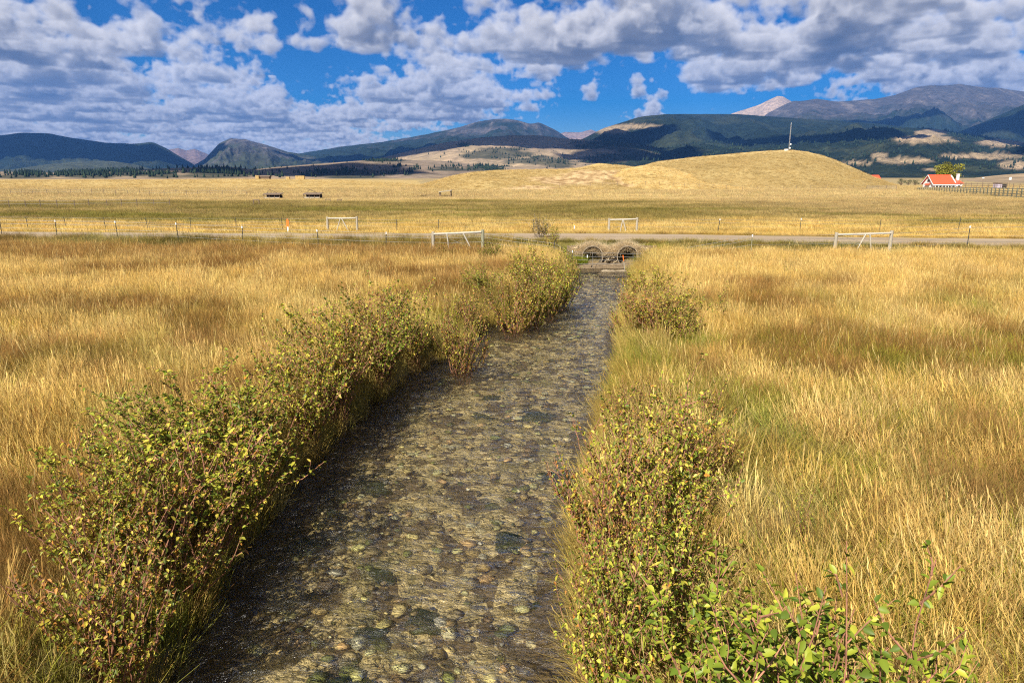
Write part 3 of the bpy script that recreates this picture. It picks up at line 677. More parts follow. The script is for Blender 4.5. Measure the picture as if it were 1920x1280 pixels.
# ------------------------------------------------------------------ grass
def grass_mat(name, trans=.35, rough=.6):
    nt = new_mat(name); t = attr(nt, 'tint', 'INSTANCER'); g = attr(nt, 'col')
    c = nt.mix(1.0, t, g, 'MULTIPLY')
    d = nt.node('ShaderNodeBsdfDiffuse', {'Color': c}).outputs[0]
    tr = nt.node('ShaderNodeBsdfTranslucent', {'Color': c}).outputs[0]
    return finish(nt, nt.node('ShaderNodeMixShader', {0: trans, 1: d, 2: tr}).outputs[0])
M_GRASS = grass_mat('grass_blade')
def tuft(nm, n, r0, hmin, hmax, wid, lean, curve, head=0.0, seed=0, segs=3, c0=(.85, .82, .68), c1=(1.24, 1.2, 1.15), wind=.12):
    """one tuft: n tapered bending blades; head = share of blades carrying a seed head"""
    r = np.random.RandomState(seed); V = []; F3 = []; F4 = []; C = []; b = 0
    for i in range(n):
        a = r.rand() * 6.28; rr = r0 * math.sqrt(r.rand()); bx, by_ = math.cos(a) * rr, math.sin(a) * rr
        h = r.uniform(hmin, hmax) * (1 - .35 * (rr / r0) ** 2)
        la = a + r.normal(0, .9); ln = abs(r.normal(lean, lean * .5)); dx, dy = math.cos(la) * ln - wind * r.uniform(.3, 1.2), math.sin(la) * ln
        cv = r.uniform(.3, 1.0) * curve; wd = wid * r.uniform(.6, 1.3); fa = r.rand() * 3.14; wx, wy = math.cos(fa), math.sin(fa); bc = r.uniform(.55, 1.28)
        warm = r.uniform(-.10, .10)
        hd = r.rand() < head
        for k in range(segs + 1):
            t = k / segs; bend = t * (1 + cv * t)
            x = bx + dx * h * bend; y = by_ + dy * h * bend; z = h * t * (1 - .28 * cv * t * min(1, ln * 2)) - .03
            w_ = wd * (1 - .75 * t) * .5
            if hd and k == segs: w_ = wd * .5
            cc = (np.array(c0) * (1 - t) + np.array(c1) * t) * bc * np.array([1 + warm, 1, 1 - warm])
            V += [(x - wx * w_, y - wy * w_, z), (x + wx * w_, y + wy * w_, z)]; C += [cc, cc]
            if k: F4.append((b + 2 * k - 2, b + 2 * k - 1, b + 2 * k + 1, b + 2 * k))
        b += 2 * (segs + 1)
        if hd:                                                       # seed head: a slim spindle on top
            x0, y0, z0 = V[-1][0], V[-1][1], V[-1][2]; L = r.uniform(.07, .13); hw = wid * .85
            ex, ey = dx * .6, dy * .6
            V += [(x0 - wx * hw, y0 - wy * hw, z0 + L * .35), (x0 + wx * hw, y0 + wy * hw, z0 + L * .35), (x0 + ex * L, y0 + ey * L, z0 + L)]
            cc = np.array([1.18, 1.1, 1.02]) * bc; C += [cc] * 3
            F4.append((b - 2, b - 1, b + 1, b)); F3.append((b, b + 1, b + 2)); b += 3
    return mesh_np(nm, np.array(V), [np.array(F4), np.array(F3) if F3 else np.zeros((0, 3), int)], M_GRASS, np.array(C))
KINDS_ = []
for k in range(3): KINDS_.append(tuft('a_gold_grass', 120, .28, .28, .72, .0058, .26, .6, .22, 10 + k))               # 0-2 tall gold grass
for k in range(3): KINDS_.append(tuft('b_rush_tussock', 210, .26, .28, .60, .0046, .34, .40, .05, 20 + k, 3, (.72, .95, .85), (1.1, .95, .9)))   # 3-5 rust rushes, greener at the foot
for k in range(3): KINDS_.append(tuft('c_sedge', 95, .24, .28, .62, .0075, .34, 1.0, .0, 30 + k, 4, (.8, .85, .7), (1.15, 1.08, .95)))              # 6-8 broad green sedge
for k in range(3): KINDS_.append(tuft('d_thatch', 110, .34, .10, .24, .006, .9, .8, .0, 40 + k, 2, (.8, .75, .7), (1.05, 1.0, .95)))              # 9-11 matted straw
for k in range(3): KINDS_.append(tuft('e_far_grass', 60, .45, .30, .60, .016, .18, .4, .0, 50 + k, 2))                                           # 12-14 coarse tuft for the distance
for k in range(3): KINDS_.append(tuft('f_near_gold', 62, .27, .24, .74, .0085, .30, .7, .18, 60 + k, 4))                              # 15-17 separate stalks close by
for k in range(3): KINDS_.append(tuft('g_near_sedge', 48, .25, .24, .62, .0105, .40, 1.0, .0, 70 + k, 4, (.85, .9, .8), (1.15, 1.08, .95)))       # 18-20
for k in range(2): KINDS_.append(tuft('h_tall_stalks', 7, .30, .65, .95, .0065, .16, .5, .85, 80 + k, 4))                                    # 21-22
tufts = bpy.data.collections.new('grass_tufts')
for i, me in enumerate(KINDS_):
    o = bpy.data.objects.new('tuft_%02d' % i, me); tufts.objects.link(o)
def scatter_tree():
    g = bpy.data.node_groups.new('scatter_tufts', 'GeometryNodeTree')
    g.interface.new_socket('Geometry', in_out='INPUT', socket_type='NodeSocketGeometry'); g.interface.new_socket('Geometry', in_out='OUTPUT', socket_type='NodeSocketGeometry')
    gi = g.nodes.new('NodeGroupInput'); go = g.nodes.new('NodeGroupOutput'); ci = g.nodes.new('GeometryNodeCollectionInfo'); ip = g.nodes.new('GeometryNodeInstanceOnPoints')
    ci.inputs['Collection'].default_value = tufts; ci.inputs['Separate Children'].default_value = True; ci.inputs['Reset Children'].default_value = True
    ip.inputs['Pick Instance'].default_value = True
    def na(n, t):
        x = g.nodes.new('GeometryNodeInputNamedAttribute'); x.data_type = t; x.inputs['Name'].default_value = n; return x.outputs['Attribute']
    g.links.new(gi.outputs[0], ip.inputs['Points']); g.links.new(ci.outputs[0], ip.inputs['Instance'])
    g.links.new(na('which', 'INT'), ip.inputs['Instance Index']); g.links.new(na('turn', 'FLOAT_VECTOR'), ip.inputs['Rotation']); g.links.new(na('size', 'FLOAT_VECTOR'), ip.inputs['Scale'])
    g.links.new(ip.outputs[0], go.inputs[0]); return g
SCATTER = scatter_tree()
def scatter(name, P, which, turn, size, tint):
    me = bpy.data.meshes.new(name); n = len(P); me.vertices.add(n); me.vertices.foreach_set('co', np.asarray(P, np.float32).ravel())
    a = me.attributes.new('which', 'INT', 'POINT'); a.data.foreach_set('value', np.asarray(which, np.int32))
    for nm, arr in (('turn', turn), ('size', size)):
        a = me.attributes.new(nm, 'FLOAT_VECTOR', 'POINT'); a.data.foreach_set('vector', np.asarray(arr, np.float32).ravel())
    a = me.attributes.new('tint', 'FLOAT_COLOR', 'POINT'); c = np.ones((n, 4), np.float32); c[:, :3] = tint; a.data.foreach_set('color', c.ravel())
    me.update(); o = obj(name, me); md = o.modifiers.new('tufts', 'NODES'); md.node_group = SCATTER
    return tag(o, kind='stuff')
def field_pts(n, y0, y1, r, m=1.12, pad=1.5):
    y = np.sqrt(y0 * y0 + (y1 * y1 - y0 * y0) * r.rand(n)); x = (r.rand(n) * 2 - 1) * (y * .76 * m + pad); return x, y
r = np.random.RandomState(5)
def meadow(name, n, y0, y1, far=False, size=1.0):
    x, y = field_pts(n, y0, y1, r)
    e = edge_dist(x, np.clip(y, -8, CULV_Y)); ok = (e < -.02) | (y > CULV_Y + .3)
    ok &= np.abs(y - road_mid(x)) > 2.75 + .35 * perlin(x / 1.3, y)
    culv = (np.abs(x - 5.3) < 2.1) & (y > 36.3) & (y < 39.0); ok &= ~culv
    x = x[ok]; y = y[ok]; z = ground_z(x, y); e = e[ok]; n = len(x)
    tint, green, rust = cover(x, y)
    u = r.rand(n); thin = fbm(x / 2.3 + 30, y / 2.3 + 8, 3)
    which = np.zeros(n, int)
    if far: which[:] = 12
    else:
        which[:] = 0
        which[rust > .35 + .5 * u] = 3
        which[green > .18 + .7 * u] = 6; mixg = (r.rand(n) < np.where((x > 0) & (y < 17), .40, .15)) & (y < 24); which[mixg] = 6; tint[mixg] = np.where((r.rand(mixg.sum()) < .5)[:, None], np.array([.36, .34, .05]), np.array([.22, .23, .045])); mixr = r.rand(n) < .07; which[mixr] = 3; tint[mixr] = BROWN * 1.05
        which[(r.rand(n) < .16) | ((thin > .22) & (y < 16) & (r.rand(n) < .6))] = 9
    close = (y < 13 + 3 * r.rand(n)) & (not far)
    which = np.where(close & (which == 0), 15, np.where(close & (which == 6), 18, which)) + r.randint(0, 3, n)
    lo = (which >= 9) & (which < 12)
    tint = tint * r.uniform(.78, 1.22, (n, 1)) * (1 + r.uniform(-.05, .05, (n, 3)))
    tint[lo] = tint[lo] * .5 + np.array([.26, .22, .15]) * .6
    s = size * r.uniform(.72, 1.25, n)
    dm = y - road_mid(x)
    low = np.where((dm > -5.0) & (dm < 4.0), np.where((dm < -2.5) & (x < 0), .80, .40), 1.0)              # shorter on the road bank
    beyond = np.where(dm > 4.0, .55, 1.0)
    bankh = np.where((e > -1.1) & (y < 37), 1.12, 1.0)
    sz = s * low * beyond * bankh * (1 + .35 * fbm(x / 3 + 5, y / 3, 3))
    tus = (which >= 3) & (which < 6); sz = np.where(tus, sz * r.uniform(.9, 1.25, n), sz); s = np.where(tus, s * r.uniform(.9, 1.3, n), s); S = np.stack([s, s, sz], -1)
    T = np.stack([r.normal(0, .06, n), -.10 + r.normal(0, .08, n), r.uniform(-.8, .8, n) + np.where(r.rand(n) < .5, 0, 6.283)], -1)
    scatter(name, np.stack([x, y, z], -1), which, T, S, tint)
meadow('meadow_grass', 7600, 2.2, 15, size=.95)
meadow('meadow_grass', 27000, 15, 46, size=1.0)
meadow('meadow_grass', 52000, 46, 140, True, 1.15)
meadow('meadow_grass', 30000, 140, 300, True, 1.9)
# separate rust coloured rush tussocks and tall stalks standing above the meadow
x, y = field_pts(1500, 4.5, 36, r); ok = edge_dist(x, y) < -.5; x, y = x[ok], y[ok]; ok = r.rand(len(x)) < np.clip(.30 + 1.6 * fbm(x / 5.5, y / 4.5, 4, .55) + .3 * (x < 0), .04, 1); x, y = x[ok], y[ok]; n = len(x); s = r.uniform(1.2, 1.9, n)
scatter('rush_tussocks', np.stack([x, y, ground_z(x, y)], -1), 3 + r.randint(0, 3, n), np.stack([np.zeros(n), np.full(n, -.08), r.rand(n) * 6.28], -1), np.stack([s, s, s * r.uniform(.68, .9, n)], -1), lerp(np.broadcast_to(RUST * 1.05, (n, 3)), OLIVE * 1.1, r.rand(n) ** 1.5 * .8) * r.uniform(.7, 1.25, (n, 1)))
x, y = field_pts(2600, 3, 40, r); ok = edge_dist(x, np.clip(y, -8, 37)) < -.2; x, y = x[ok], y[ok]; ok = np.abs(y - road_mid(x)) > 5; x, y = x[ok], y[ok]; n = len(x); s = r.uniform(.7, 1.1, n)
scatter('tall_stalks', np.stack([x, y, ground_z(x, y)], -1), 21 + r.randint(0, 2, n), np.stack([np.zeros(n), np.full(n, -.06), r.rand(n) * 6.28], -1), np.stack([s, s, s], -1), PALE * r.uniform(.75, 1.15, (n, 1)))
# a fringe of long grass hanging over the water's edge
n = 620; y = 3 + 33.5 * r.rand(n) ** 1.2; side = r.rand(n) < .28
x = np.where(side, xl(y) - np.abs(r.normal(.10, .12, n)), xr(y) + np.abs(r.normal(.12, .14, n)))
tint, _, _ = cover(x, y); tint = np.where((r.rand(n) < .45)[:, None], GOLD * .95, tint) * r.uniform(.75, 1.2, (n, 1)); s = r.uniform(.7, 1.15, n)
T = np.stack([np.zeros(n), np.where(side, .22, -.22) + r.normal(0, .12, n), r.uniform(-.5, .5, n)], -1)
scatter('bank_grass', np.stack([x, y, ground_z(x, y) + .02], -1), np.where(r.rand(n) < .5, 0, 6) + r.randint(0, 3, n), T, np.stack([s * .8, s * .8, s * 1.05], -1), tint)
# tufts on the golden hills
for key, nn in (('mid', 7000), ('butte', 9000), ('low', 5000), ('bench', 9000)):
    h = HB[key]; S = r.uniform(h.s[0], h.s[-1], nn); Y = h.F + (h.R - h.F) * r.rand(nn); X = S * Y; Z = h.z(X, Y); gzz = Z > ground_z(X, Y) + .1
    X, Y, Z = X[gzz], Y[gzz], Z[gzz]
    bare = {'mid': BARE_MID, 'low': BARE_LOW}.get(key)
    if bare:
        U, V = project(X, Y, Z); k_ = blob(U, V, bare, .35, .6 * fbm(X / 6, Y / 9, 4, .6)) < .35; X, Y, Z = X[k_], Y[k_], Z[k_]
    n = len(X)
    t = np.array([.60, .45, .195]) * {'butte': .84, 'mid': .9, 'low': 1.1, 'bench': 1.0}[key] * r.uniform(.8, 1.15, (n, 1)) * (.9 + .35 * fbm(X / 14, Y / 14, 3))[:, None]; s = r.uniform(.8, 1.7, n)
    scatter('hill_grass', np.stack([X, Y, Z - .05], -1), 12 + r.randint(0, 3, n), np.stack([np.zeros(n), np.zeros(n), r.rand(n) * 6.28], -1), np.stack([s * 1.2, s * 1.2, s * .6], -1), t)
# ------------------------------------------------------------------ shrubs on the banks
nt = new_mat('shrub_leaf'); a = attr(nt, 'col')
d = nt.node('ShaderNodeBsdfDiffuse', {'Color': a}).outputs[0]; t_ = nt.node('ShaderNodeBsdfTranslucent', {'Color': nt.vscale(a, (1.15, 1.1, .7))}).outputs[0]
g_ = nt.node('ShaderNodeBsdfGlossy', {'Roughness': .42, 'Color': (1, 1, 1, 1)}).outputs[0]
M_LEAF = finish(nt, nt.node('ShaderNodeMixShader', {0: .012, 1: nt.node('ShaderNodeMixShader', {0: .33, 1: d, 2: t_}).outputs[0], 2: g_}).outputs[0])
M_STEM = plain('red_brown_stem', (.27, .125, .075), .8, 14, .4)
M_STEMG = plain('grey_dry_stem', (.30, .25, .21), .9, 14, .35)
PAL = {'lime': [(.10, .15, .018, 3), (.18, .235, .025, 4), (.30, .34, .035, 3), (.42, .42, .05, 1.5)],
       'green': [(.12, .165, .02, 4), (.21, .25, .03, 4), (.34, .34, .04, 2.5), (.46, .38, .055, .8)],
       'yellow': [(.11, .155, .02, 3.6), (.28, .30, .035, 4), (.44, .41, .05, 3.4), (.55, .42, .07, 1.2), (.42, .19, .035, .5)],
       'red': [(.12, .145, .022, 3.4), (.27, .27, .035, 3), (.44, .36, .05, 2.4), (.40, .19, .04, 1.3), (.28, .13, .035, .8)],
       'dry': [(.26, .20, .07, 3), (.20, .17, .05, 3), (.34, .25, .09, 2), (.16, .15, .04, 2)]}
LEAF_V = np.array([(0, 0, 0), (.40, .30, .10), (.36, .68, .08), (0, 1.12, -.10), (-.36, .68, .08), (-.40, .30, .10)]) * np.array([.74, 1, 1])
LEAF_F = np.array([(0, 1, 2, 3), (0, 3, 4, 5)])
def make_shrub(seed, n_stem, H, Rr, leaf, gap, pal, twigs=7, sparse=1.0, upright=.5, bare=.16):
    r = np.random.RandomState(seed); rs = random.Random(seed); stems = []; L = []
    for i in range(n_stem):
        a = r.rand() * 6.28; r0 = .22 * Rr * math.sqrt(r.rand()); out = Rr * (.15 + .85 * math.sqrt(r.rand())); h = H * r.uniform(.62, 1.0) * (1 - .38 * (out / Rr) ** 2)
        b0 = np.array([math.cos(a) * r0, math.sin(a) * r0, -.08]); top = np.array([math.cos(a) * out, math.sin(a) * out, h]) + r.normal(0, .05, 3) * H
        pts = []
        for k in range(7):
            t = k / 6; p = b0 + (top - b0) * np.array([t ** (1 + upright * .6), t ** (1 + upright * .6), t]) + (r.normal(0, .018, 3) * H if 0 < k < 6 else 0); pts.append(p)
        mb = MB(); rad = .0085 * H ** .5 * r.uniform(.7, 1.2)
        mb.tube([tuple(p) for p in pts], [rad * (1 - .75 * k / 6) for k in range(7)], 5, False)
        lines = [(pts[2:], 1.0)]
        for j in range(twigs):
            t = r.uniform(bare, .97); k = t * 6; i0 = int(k); p = pts[i0] + (pts[min(i0 + 1, 6)] - pts[i0]) * (k - i0)
            ta = a + r.normal(0, 1.3); ln = H * r.uniform(.12, .32) * (1.15 - .5 * t); dr = np.array([math.cos(ta) * .8, math.sin(ta) * .8, r.uniform(.35, 1.1)]); dr /= np.linalg.norm(dr)
            q = [p + dr * ln * f + np.array([0, 0, .10 * ln * f * f]) + r.normal(0, .012, 3) for f in (0, .5, 1)]
            mb.tube([tuple(x) for x in q], [rad * .5, rad * .38, rad * .2], 4, False); lines.append((q, 1.0))
        stems.append(mb)
        for pl, w_ in lines:
            for s0, s1 in zip(pl[:-1], pl[1:]):
                d = s1 - s0; ln = np.linalg.norm(d); m = max(1, int(ln / gap * sparse + r.rand()))
                for q in range(m):
                    if pl is lines[0][0] and r.rand() < .35: continue
                    L.append((s0 + d * r.rand(), d / ln))
    n = len(L); P = np.array([x[0] for x in L]); D = np.array([x[1] for x in L])
    # leaf frame: points outward and a little down, blade faces mostly up
    az = r.rand(n) * 6.28; drop = r.normal(-.15, .45, n)
    Yv = np.stack([np.cos(az), np.sin(az), drop], -1) + .4 * D; Yv /= np.linalg.norm(Yv, axis=1, keepdims=True)
    up = np.array([0, 0, 1.0]) + r.normal(0, .33, (n, 3)); Xv = np.cross(Yv, up); Xv /= np.linalg.norm(Xv, axis=1, keepdims=True); Zv = np.cross(Xv, Yv)
    sz = leaf * r.uniform(.55, 1.15, n)
    pc = np.array([c[:3] for c in PAL[pal]]); pw = np.array([c[3] for c in PAL[pal]], float); pw /= pw.sum()
    ci = r.choice(len(pc), n, p=pw); cl = pc[ci] * r.uniform(.8, 1.4, (n, 1))
    return stems, (P, Xv, Yv, Zv, sz, ci, cl)
def leaf_mesh(name, L, sel):
    P, X, Y, Z, sz, ci, cl = [a[sel] for a in L]; n = len(P)
    V = P[:, None] + sz[:, None, None] * (LEAF_V[None, :, 0, None] * X[:, None] + LEAF_V[None, :, 1, None] * Y[:, None] + LEAF_V[None, :, 2, None] * Z[:, None])
    F = LEAF_F[None] + (np.arange(n) * 6)[:, None, None]
    return mesh_np(name, V.reshape(-1, 3), F.reshape(-1, 4), M_LEAF, np.repeat(cl, 6, 0))
ONE_LEAF = {}
def one_leaf(pal, ci):
    k = (pal, ci)
    if k not in ONE_LEAF:
        V = np.concatenate([LEAF_V, [(0, .34, -.02), (0, .70, -.03)]]); F = np.array([(0, 1, 6, 6), (1, 2, 7, 6), (2, 3, 7, 7), (3, 4, 7, 7), (4, 5, 6, 7), (5, 0, 6, 6)])
        q = np.array([(1, 2, 7, 6), (4, 5, 6, 7)]); t = np.array([(0, 1, 6), (2, 3, 7), (3, 4, 7), (5, 0, 6)])
        ONE_LEAF[k] = mesh_np('leaf', V, [q, t], M_LEAF, np.broadcast_to(np.array(PAL[pal][ci][:3]), V.shape))
    return ONE_LEAF[k]
PROTO = {}
def proto(kind):
    if kind not in PROTO:
        spec = dict(A=(1, 30, 1.4, .85, .050, .0215, 'yellow'), B=(2, 30, 1.4, .85, .050, .0215, 'green'), C=(3, 32, 1.4, .82, .047, .025, 'red'), D=(4, 34, 1.4, .9, .048, .021, 'yellow'),
                    E=(5, 30, 1.4, .85, .047, .024, 'red'), F=(6, 20, 1.4, .75, .062, .034, 'dry'), G=(7, 6, 1.4, .42, .062, .042, 'green'), K=(8, 34, 1.4, .8, .055, .026, 'green'), M=(9, 34, 1.4, .85, .056, .020, 'lime'))[kind]
        st, L = make_shrub(*spec)
        m = M_STEMG if kind in 'F' else M_STEM
        PROTO[kind] = ([s.mesh('stem', m) for s in st], leaf_mesh('foliage', L, slice(None)), L, spec[6])
    return PROTO[kind]
def shrub(kind, u, v, vt, wpx, label, cat='shrub', zg=-.1, loose=0, group=None, name='bank_shrub'):
    x, y = gp(u, v, zg); x_, y_, _ = ray(u, v); dist = (zg - CAM_H) / ray(u, v)[2]
    if y < CULV_Y - 1:
        if x < xl(y) + .8: x = min(x + .12, float(xl(y)) - .30 * wpx * dist / FP / 2)
        elif x > xr(y) - 1.5: x = max(x, float(xr(y)) + .22 * wpx * dist / FP / 2)
    zb = float(ground_z(np.array([x]), np.array([y]))[0]); zt = CAM_H + float(q_of_v(vt)) * y
    sz = max(.3, (zt - zb)) / 1.4 * 1.01; sr = wpx * dist / FP / 2 / .85 * 1.17
    ms, mf, L, pal = proto(kind)
    root = empty(name, (x, y, zb), label, cat, group, random.uniform(0, 6.28)); root.scale = (sr, sr, sz)
    for m in ms: obj('stem', m, root)
    if loose:
        P = L[0]; rot = root.rotation_euler.z; c, s = math.cos(rot), math.sin(rot)
        wx = (P[:, 0] * c - P[:, 1] * s) * sr + x; wy = (P[:, 0] * s + P[:, 1] * c) * sr + y; wz = P[:, 2] * sz + zb
        dd = np.sqrt(wx ** 2 + wy ** 2 + (wz - CAM_H) ** 2); pu, pv = project(wx, wy, wz); dd[(pu < 0) | (pu > 1920) | (pv > 1290)] += 50
        o = np.argsort(dd - .35 * P[:, 2]); near, rest = o[:loose], o[loose:]
        for i in near:
            lf = obj('leaf', one_leaf(pal, int(L[5][i])), root)
            M = Matrix((( *[L[1][i][0], L[2][i][0], L[3][i][0]], 0), (*[L[1][i][1], L[2][i][1], L[3][i][1]], 0), (*[L[1][i][2], L[2][i][2], L[3][i][2]], 0), (0, 0, 0, 1))).to_4x4()
            lf.matrix_local = Matrix.Translation(Vector(L[0][i])) @ M @ Matrix.Diagonal((L[4][i],) * 3 + (1,))
        tag(obj('foliage', leaf_mesh('foliage', L, rest), root), kind='stuff')
    else: tag(obj('foliage', mf, root), kind='stuff')
    return root
S_ = shrub
# left bank, from the bridge to the culverts
S_('C', 285, 1235, 900, 270, 'reddish shrub with bare twigs at the lower left corner of the stream', loose=240)
S_('A', 185, 1110, 800, 220, 'yellow green shrub at the left edge behind the nearest reddish shrub', loose=120)
S_('E', 330, 1090, 790, 280, 'rusty leaved shrub leaning over the near left water edge')
S_('D', 420, 985, 735, 300, 'broad yellow green shrub overhanging the left bank in front of a low grassy gap')
S_('B', 270, 940, 720, 200, 'green shrub set back in the grass on the near left bank')
S_('B', 375, 880, 655, 250, 'tallest green shrub of the near left thicket, its tips against dry grass')
S_('A', 495, 895, 680, 200, 'shrub with yellow lower leaves beside the left bank grass gap')
S_('D', 615, 800, 595, 165, 'yellow shrub at the left bank just past the grassy gap')
S_('A', 600, 745, 560, 170, 'pale yellow leaved shrub behind the grass gap on the left bank')
S_('E', 680, 755, 565, 150, 'red tinged shrub whose dark twigs hang over the mid left water')
S_('B', 745, 700, 520, 170, 'green topped shrub in the middle of the left bank thicket')
S_('C', 765, 690, 530, 130, 'reddish brown shrub at the mid left waterline')
S_('A', 815, 655, 520, 115, 'yellow green shrub ending the mid left thicket before the gold grass')
S_('E', 868, 658, 528, 105, 'rusty shrub at the last corner of the mid left thicket over the water')
S_('B', 905, 560, 488, 90, 'green shrub set back between the mid and the far left thickets')
S_('E', 700, 650, 520, 120, 'low rusty shrub set back behind the mid left thicket')
S_('C', 925, 598, 525, 80, 'low reddish bush in gold grass on the left bank bend')
S_('E', 960, 590, 495, 100, 'rusty shrub before the far left bank thicket')
S_('A', 1000, 580, 470, 95, 'yellow shrub in the far left bank thicket')
S_('D', 1030, 560, 460, 85, 'broad yellow green shrub nearest the pool on the left bank')
S_('B', 1052, 545, 458, 70, 'green shrub right at the pool edge below the left culvert')
S_('A', 980, 545, 455, 80, 'back shrub of the far left thicket by the fence wires')
S_('C', 830, 492, 446, 38, 'thin reddish bush growing under the left fence brace rail', zg=0)
S_('K', 914, 492, 440, 48, 'dense dark green bush at the right post of the left fence brace', zg=0)
S_('F', 1012, 462, 398, 50, 'tall sparse dry bush standing up to the road left of the culverts', zg=0)
S_('A', 1034, 478, 415, 36, 'narrow olive bush beside the tall dry bush near the road', zg=0)
# right bank
S_('C', 1150, 1060, 735, 230, 'red stemmed shrub on the right bank leaning over the water')
S_('D', 1235, 1010, 680, 220, 'tall yellow green shrub of the right bank clump')
S_('E', 1310, 930, 690, 130, 'rusty topped shrub at the right rear of the right bank clump')
S_('G', 1150, 900, 700, 110, 'thin leafy shoots reaching over the water on the right bank')
S_('A', 1150, 1300, 960, 230, 'yellow green shrub at the lower right waterline', loose=160)
S_('B', 1290, 1290, 965, 280, 'green shrub in front of the right bank clump', loose=160)
S_('M', 1400, 1600, 1075, 480, 'large leaved green shrub at the bottom edge right of the stream', loose=240)
S_('M', 1560, 1680, 1065, 470, 'nearest shrub at the bottom right with the largest leaves and red stems', loose=240)
S_('E', 1120, 1180, 880, 170, 'reddish low shrub at the right waterline between the taller clump and the corner shrubs')
S_('A', 1250, 1150, 850, 200, 'yellow leaved shrub in the middle of the right bank fringe')
S_('E', 1185, 840, 690, 90, 'small rusty shrub heading the right bank clump at the water')
S_('A', 1275, 655, 535, 95, 'yellow green shrub behind the reddish far right bank shrub')
S_('E', 1180, 615, 520, 90, 'rusty shrub at the waterline of the far right bank bend')
S_('C', 1235, 640, 505, 130, 'reddish shrub on the far right bank beside the bend')
S_('D', 1215, 575, 490, 95, 'yellow shrub on the far right bank close to the pool')
S_('G', 1345, 620, 515, 60, 'slender green sapling alone in the right hand meadow', cat='sapling', zg=0, name='sapling')
S_('G', 1475, 525, 478, 36, 'little dark green bush in rust grass before the right fence brace', zg=0)
S_('G', 1500, 1040, 870, 70, 'thin reddish sprig with few leaves in the right meadow grass', cat='sapling', zg=0, name='sapling')
S_('G', 1710, 1330, 1130, 90, 'leafy sprig in the bottom right corner of the meadow', cat='sapling', zg=0, name='sapling', loose=60)
S_('K', 1075, 500, 462, 30, 'lime green tuft like bush left of the left culvert', zg=-.3)
S_('K', 1235, 505, 468, 70, 'low lime green bush right of the right culvert', zg=-.3)
S_('F', 1225, 515, 480, 46, 'grey dead weeds under the green bush by the right culvert', cat='weeds', zg=-.4, name='dead_weeds')
S_('F', 795, 371, 363, 20, 'dark low brush pile left of the open shelter', cat='brush', zg=0, name='brush_pile')
M_RIM = plain('stained_rim', (.24, .19, .125), .9, 8, .5)
M_SPIT = plain('spit_gravel', (.25, .20, .13), .95, 12, .4)
# ------------------------------------------------------------------ culverts under the road
def culvert(cx, label):
    root = empty('culvert', (cx, CULV_Y, -.03), label, 'culvert', 'culvert pipes under the road')
    n = 40; prof = []
    for k in range(90):
        yy = -.35 + k * .055; prof.append((yy, .565 + .014 * math.sin(k * 2.1)))
    prof += [(yy2, r2 - .035) for yy2, r2 in prof[::-1]]
    V = [(math.cos(2 * math.pi * i / n) * rr, yy, math.sin(2 * math.pi * i / n) * rr) for yy, rr in prof for i in range(n)]; m = len(prof)
    F = [(k * n + i, k * n + (i + 1) % n, ((k + 1) % m) * n + (i + 1) % n, ((k + 1) % m) * n + i) for k in range(m) for i in range(n)]
    MB().add(V, F).build('pipe', M_PIPE, root)
    MB().add([(math.cos(2 * math.pi * i / n) * .52, 4.45, math.sin(2 * math.pi * i / n) * .47) for i in range(n)], [tuple(range(n))]).build('shade_end_cap', M_DARK, root)  # closed dark disc added so the inside of the pipe looks shaded
    V = []; F = []
    for i in range(n):
        a = 2 * math.pi * i / n
        for rr, yy in ((.535, -.37), (.580, -.37), (.585, -.28), (.58, -.27)): V.append((math.cos(a) * rr, yy, math.sin(a) * rr))
    for i in range(n):
        j = (i + 1) % n
        for k in range(4): F.append((i * 4 + k, i * 4 + (k + 1) % 4, j * 4 + (k + 1) % 4, j * 4 + k))
    MB().add(V, F).build('rim', M_RIM, root)
culvert(CULV_X[0], 'left of the two round culvert mouths under the dirt road'); culvert(CULV_X[1], 'right of the two round culvert mouths, behind the orange topped stake')
# rubble face around the mouths
r = np.random.RandomState(33)
VV = []; FF = []; CC = []; b = 0; V, F = stone_vf(1, 77)
cnt = 0
while cnt < 230:
    x = r.uniform(3.3, 7.5); z = r.uniform(-.75, .62)
    d = min(math.hypot(x - c, z + .03) for c in CULV_X)
    if d < .64: continue
    if z > .25 + .33 * math.exp(-min((x - c) ** 2 for c in CULV_X) / .5) + .12: continue
    s = r.uniform(.05, .13); a = r.rand() * 6.28; y = CULV_Y - .02 + .12 * (z + .2) + r.uniform(-.08, .06)
    W = np.stack([V[:, 0] * s * math.cos(a) - V[:, 2] * s * math.sin(a) + x, V[:, 1] * s + y, V[:, 0] * s * math.sin(a) + V[:, 2] * s * math.cos(a) + z], -1)
    VV.append(W); FF.append(F + b); b += len(V); CC.append(np.repeat((np.array([.52, .42, .28]) * r.uniform(.6, 1.25))[None], len(V), 0)); cnt += 1
wallm = MB(); GX = np.linspace(3.0, 7.9, 60); GZ = np.linspace(-1.0, .52, 24); V2 = []; F2 = []
for i, x in enumerate(GX):
    for j, z in enumerate(GZ): V2.append((x, CULV_Y + .06 + .12 * (z + .2) + .05 * float(perlin(np.array([x * 2.2]), np.array([z * 2.2 + 4]))[0]), z))
for i in range(59):
    for j in range(23):
        mx, mz = (GX[i] + GX[i + 1]) / 2, (GZ[j] + GZ[j + 1]) / 2
        if min(math.hypot(mx - c, mz + .03) for c in CULV_X) > .55: F2.append((i * 24 + j, (i + 1) * 24 + j, (i + 1) * 24 + j + 1, i * 24 + j + 1))
hw = wallm.add(V2, F2).build('culvert_headwall', M_DIRT); tag(hw, 'pale rubble bank around the two culvert mouths', 'bank')
tag(obj('rubble', mesh_np('rubble', np.concatenate(VV), np.concatenate(FF), M_STONE, np.concatenate(CC), True), hw), kind='stuff')
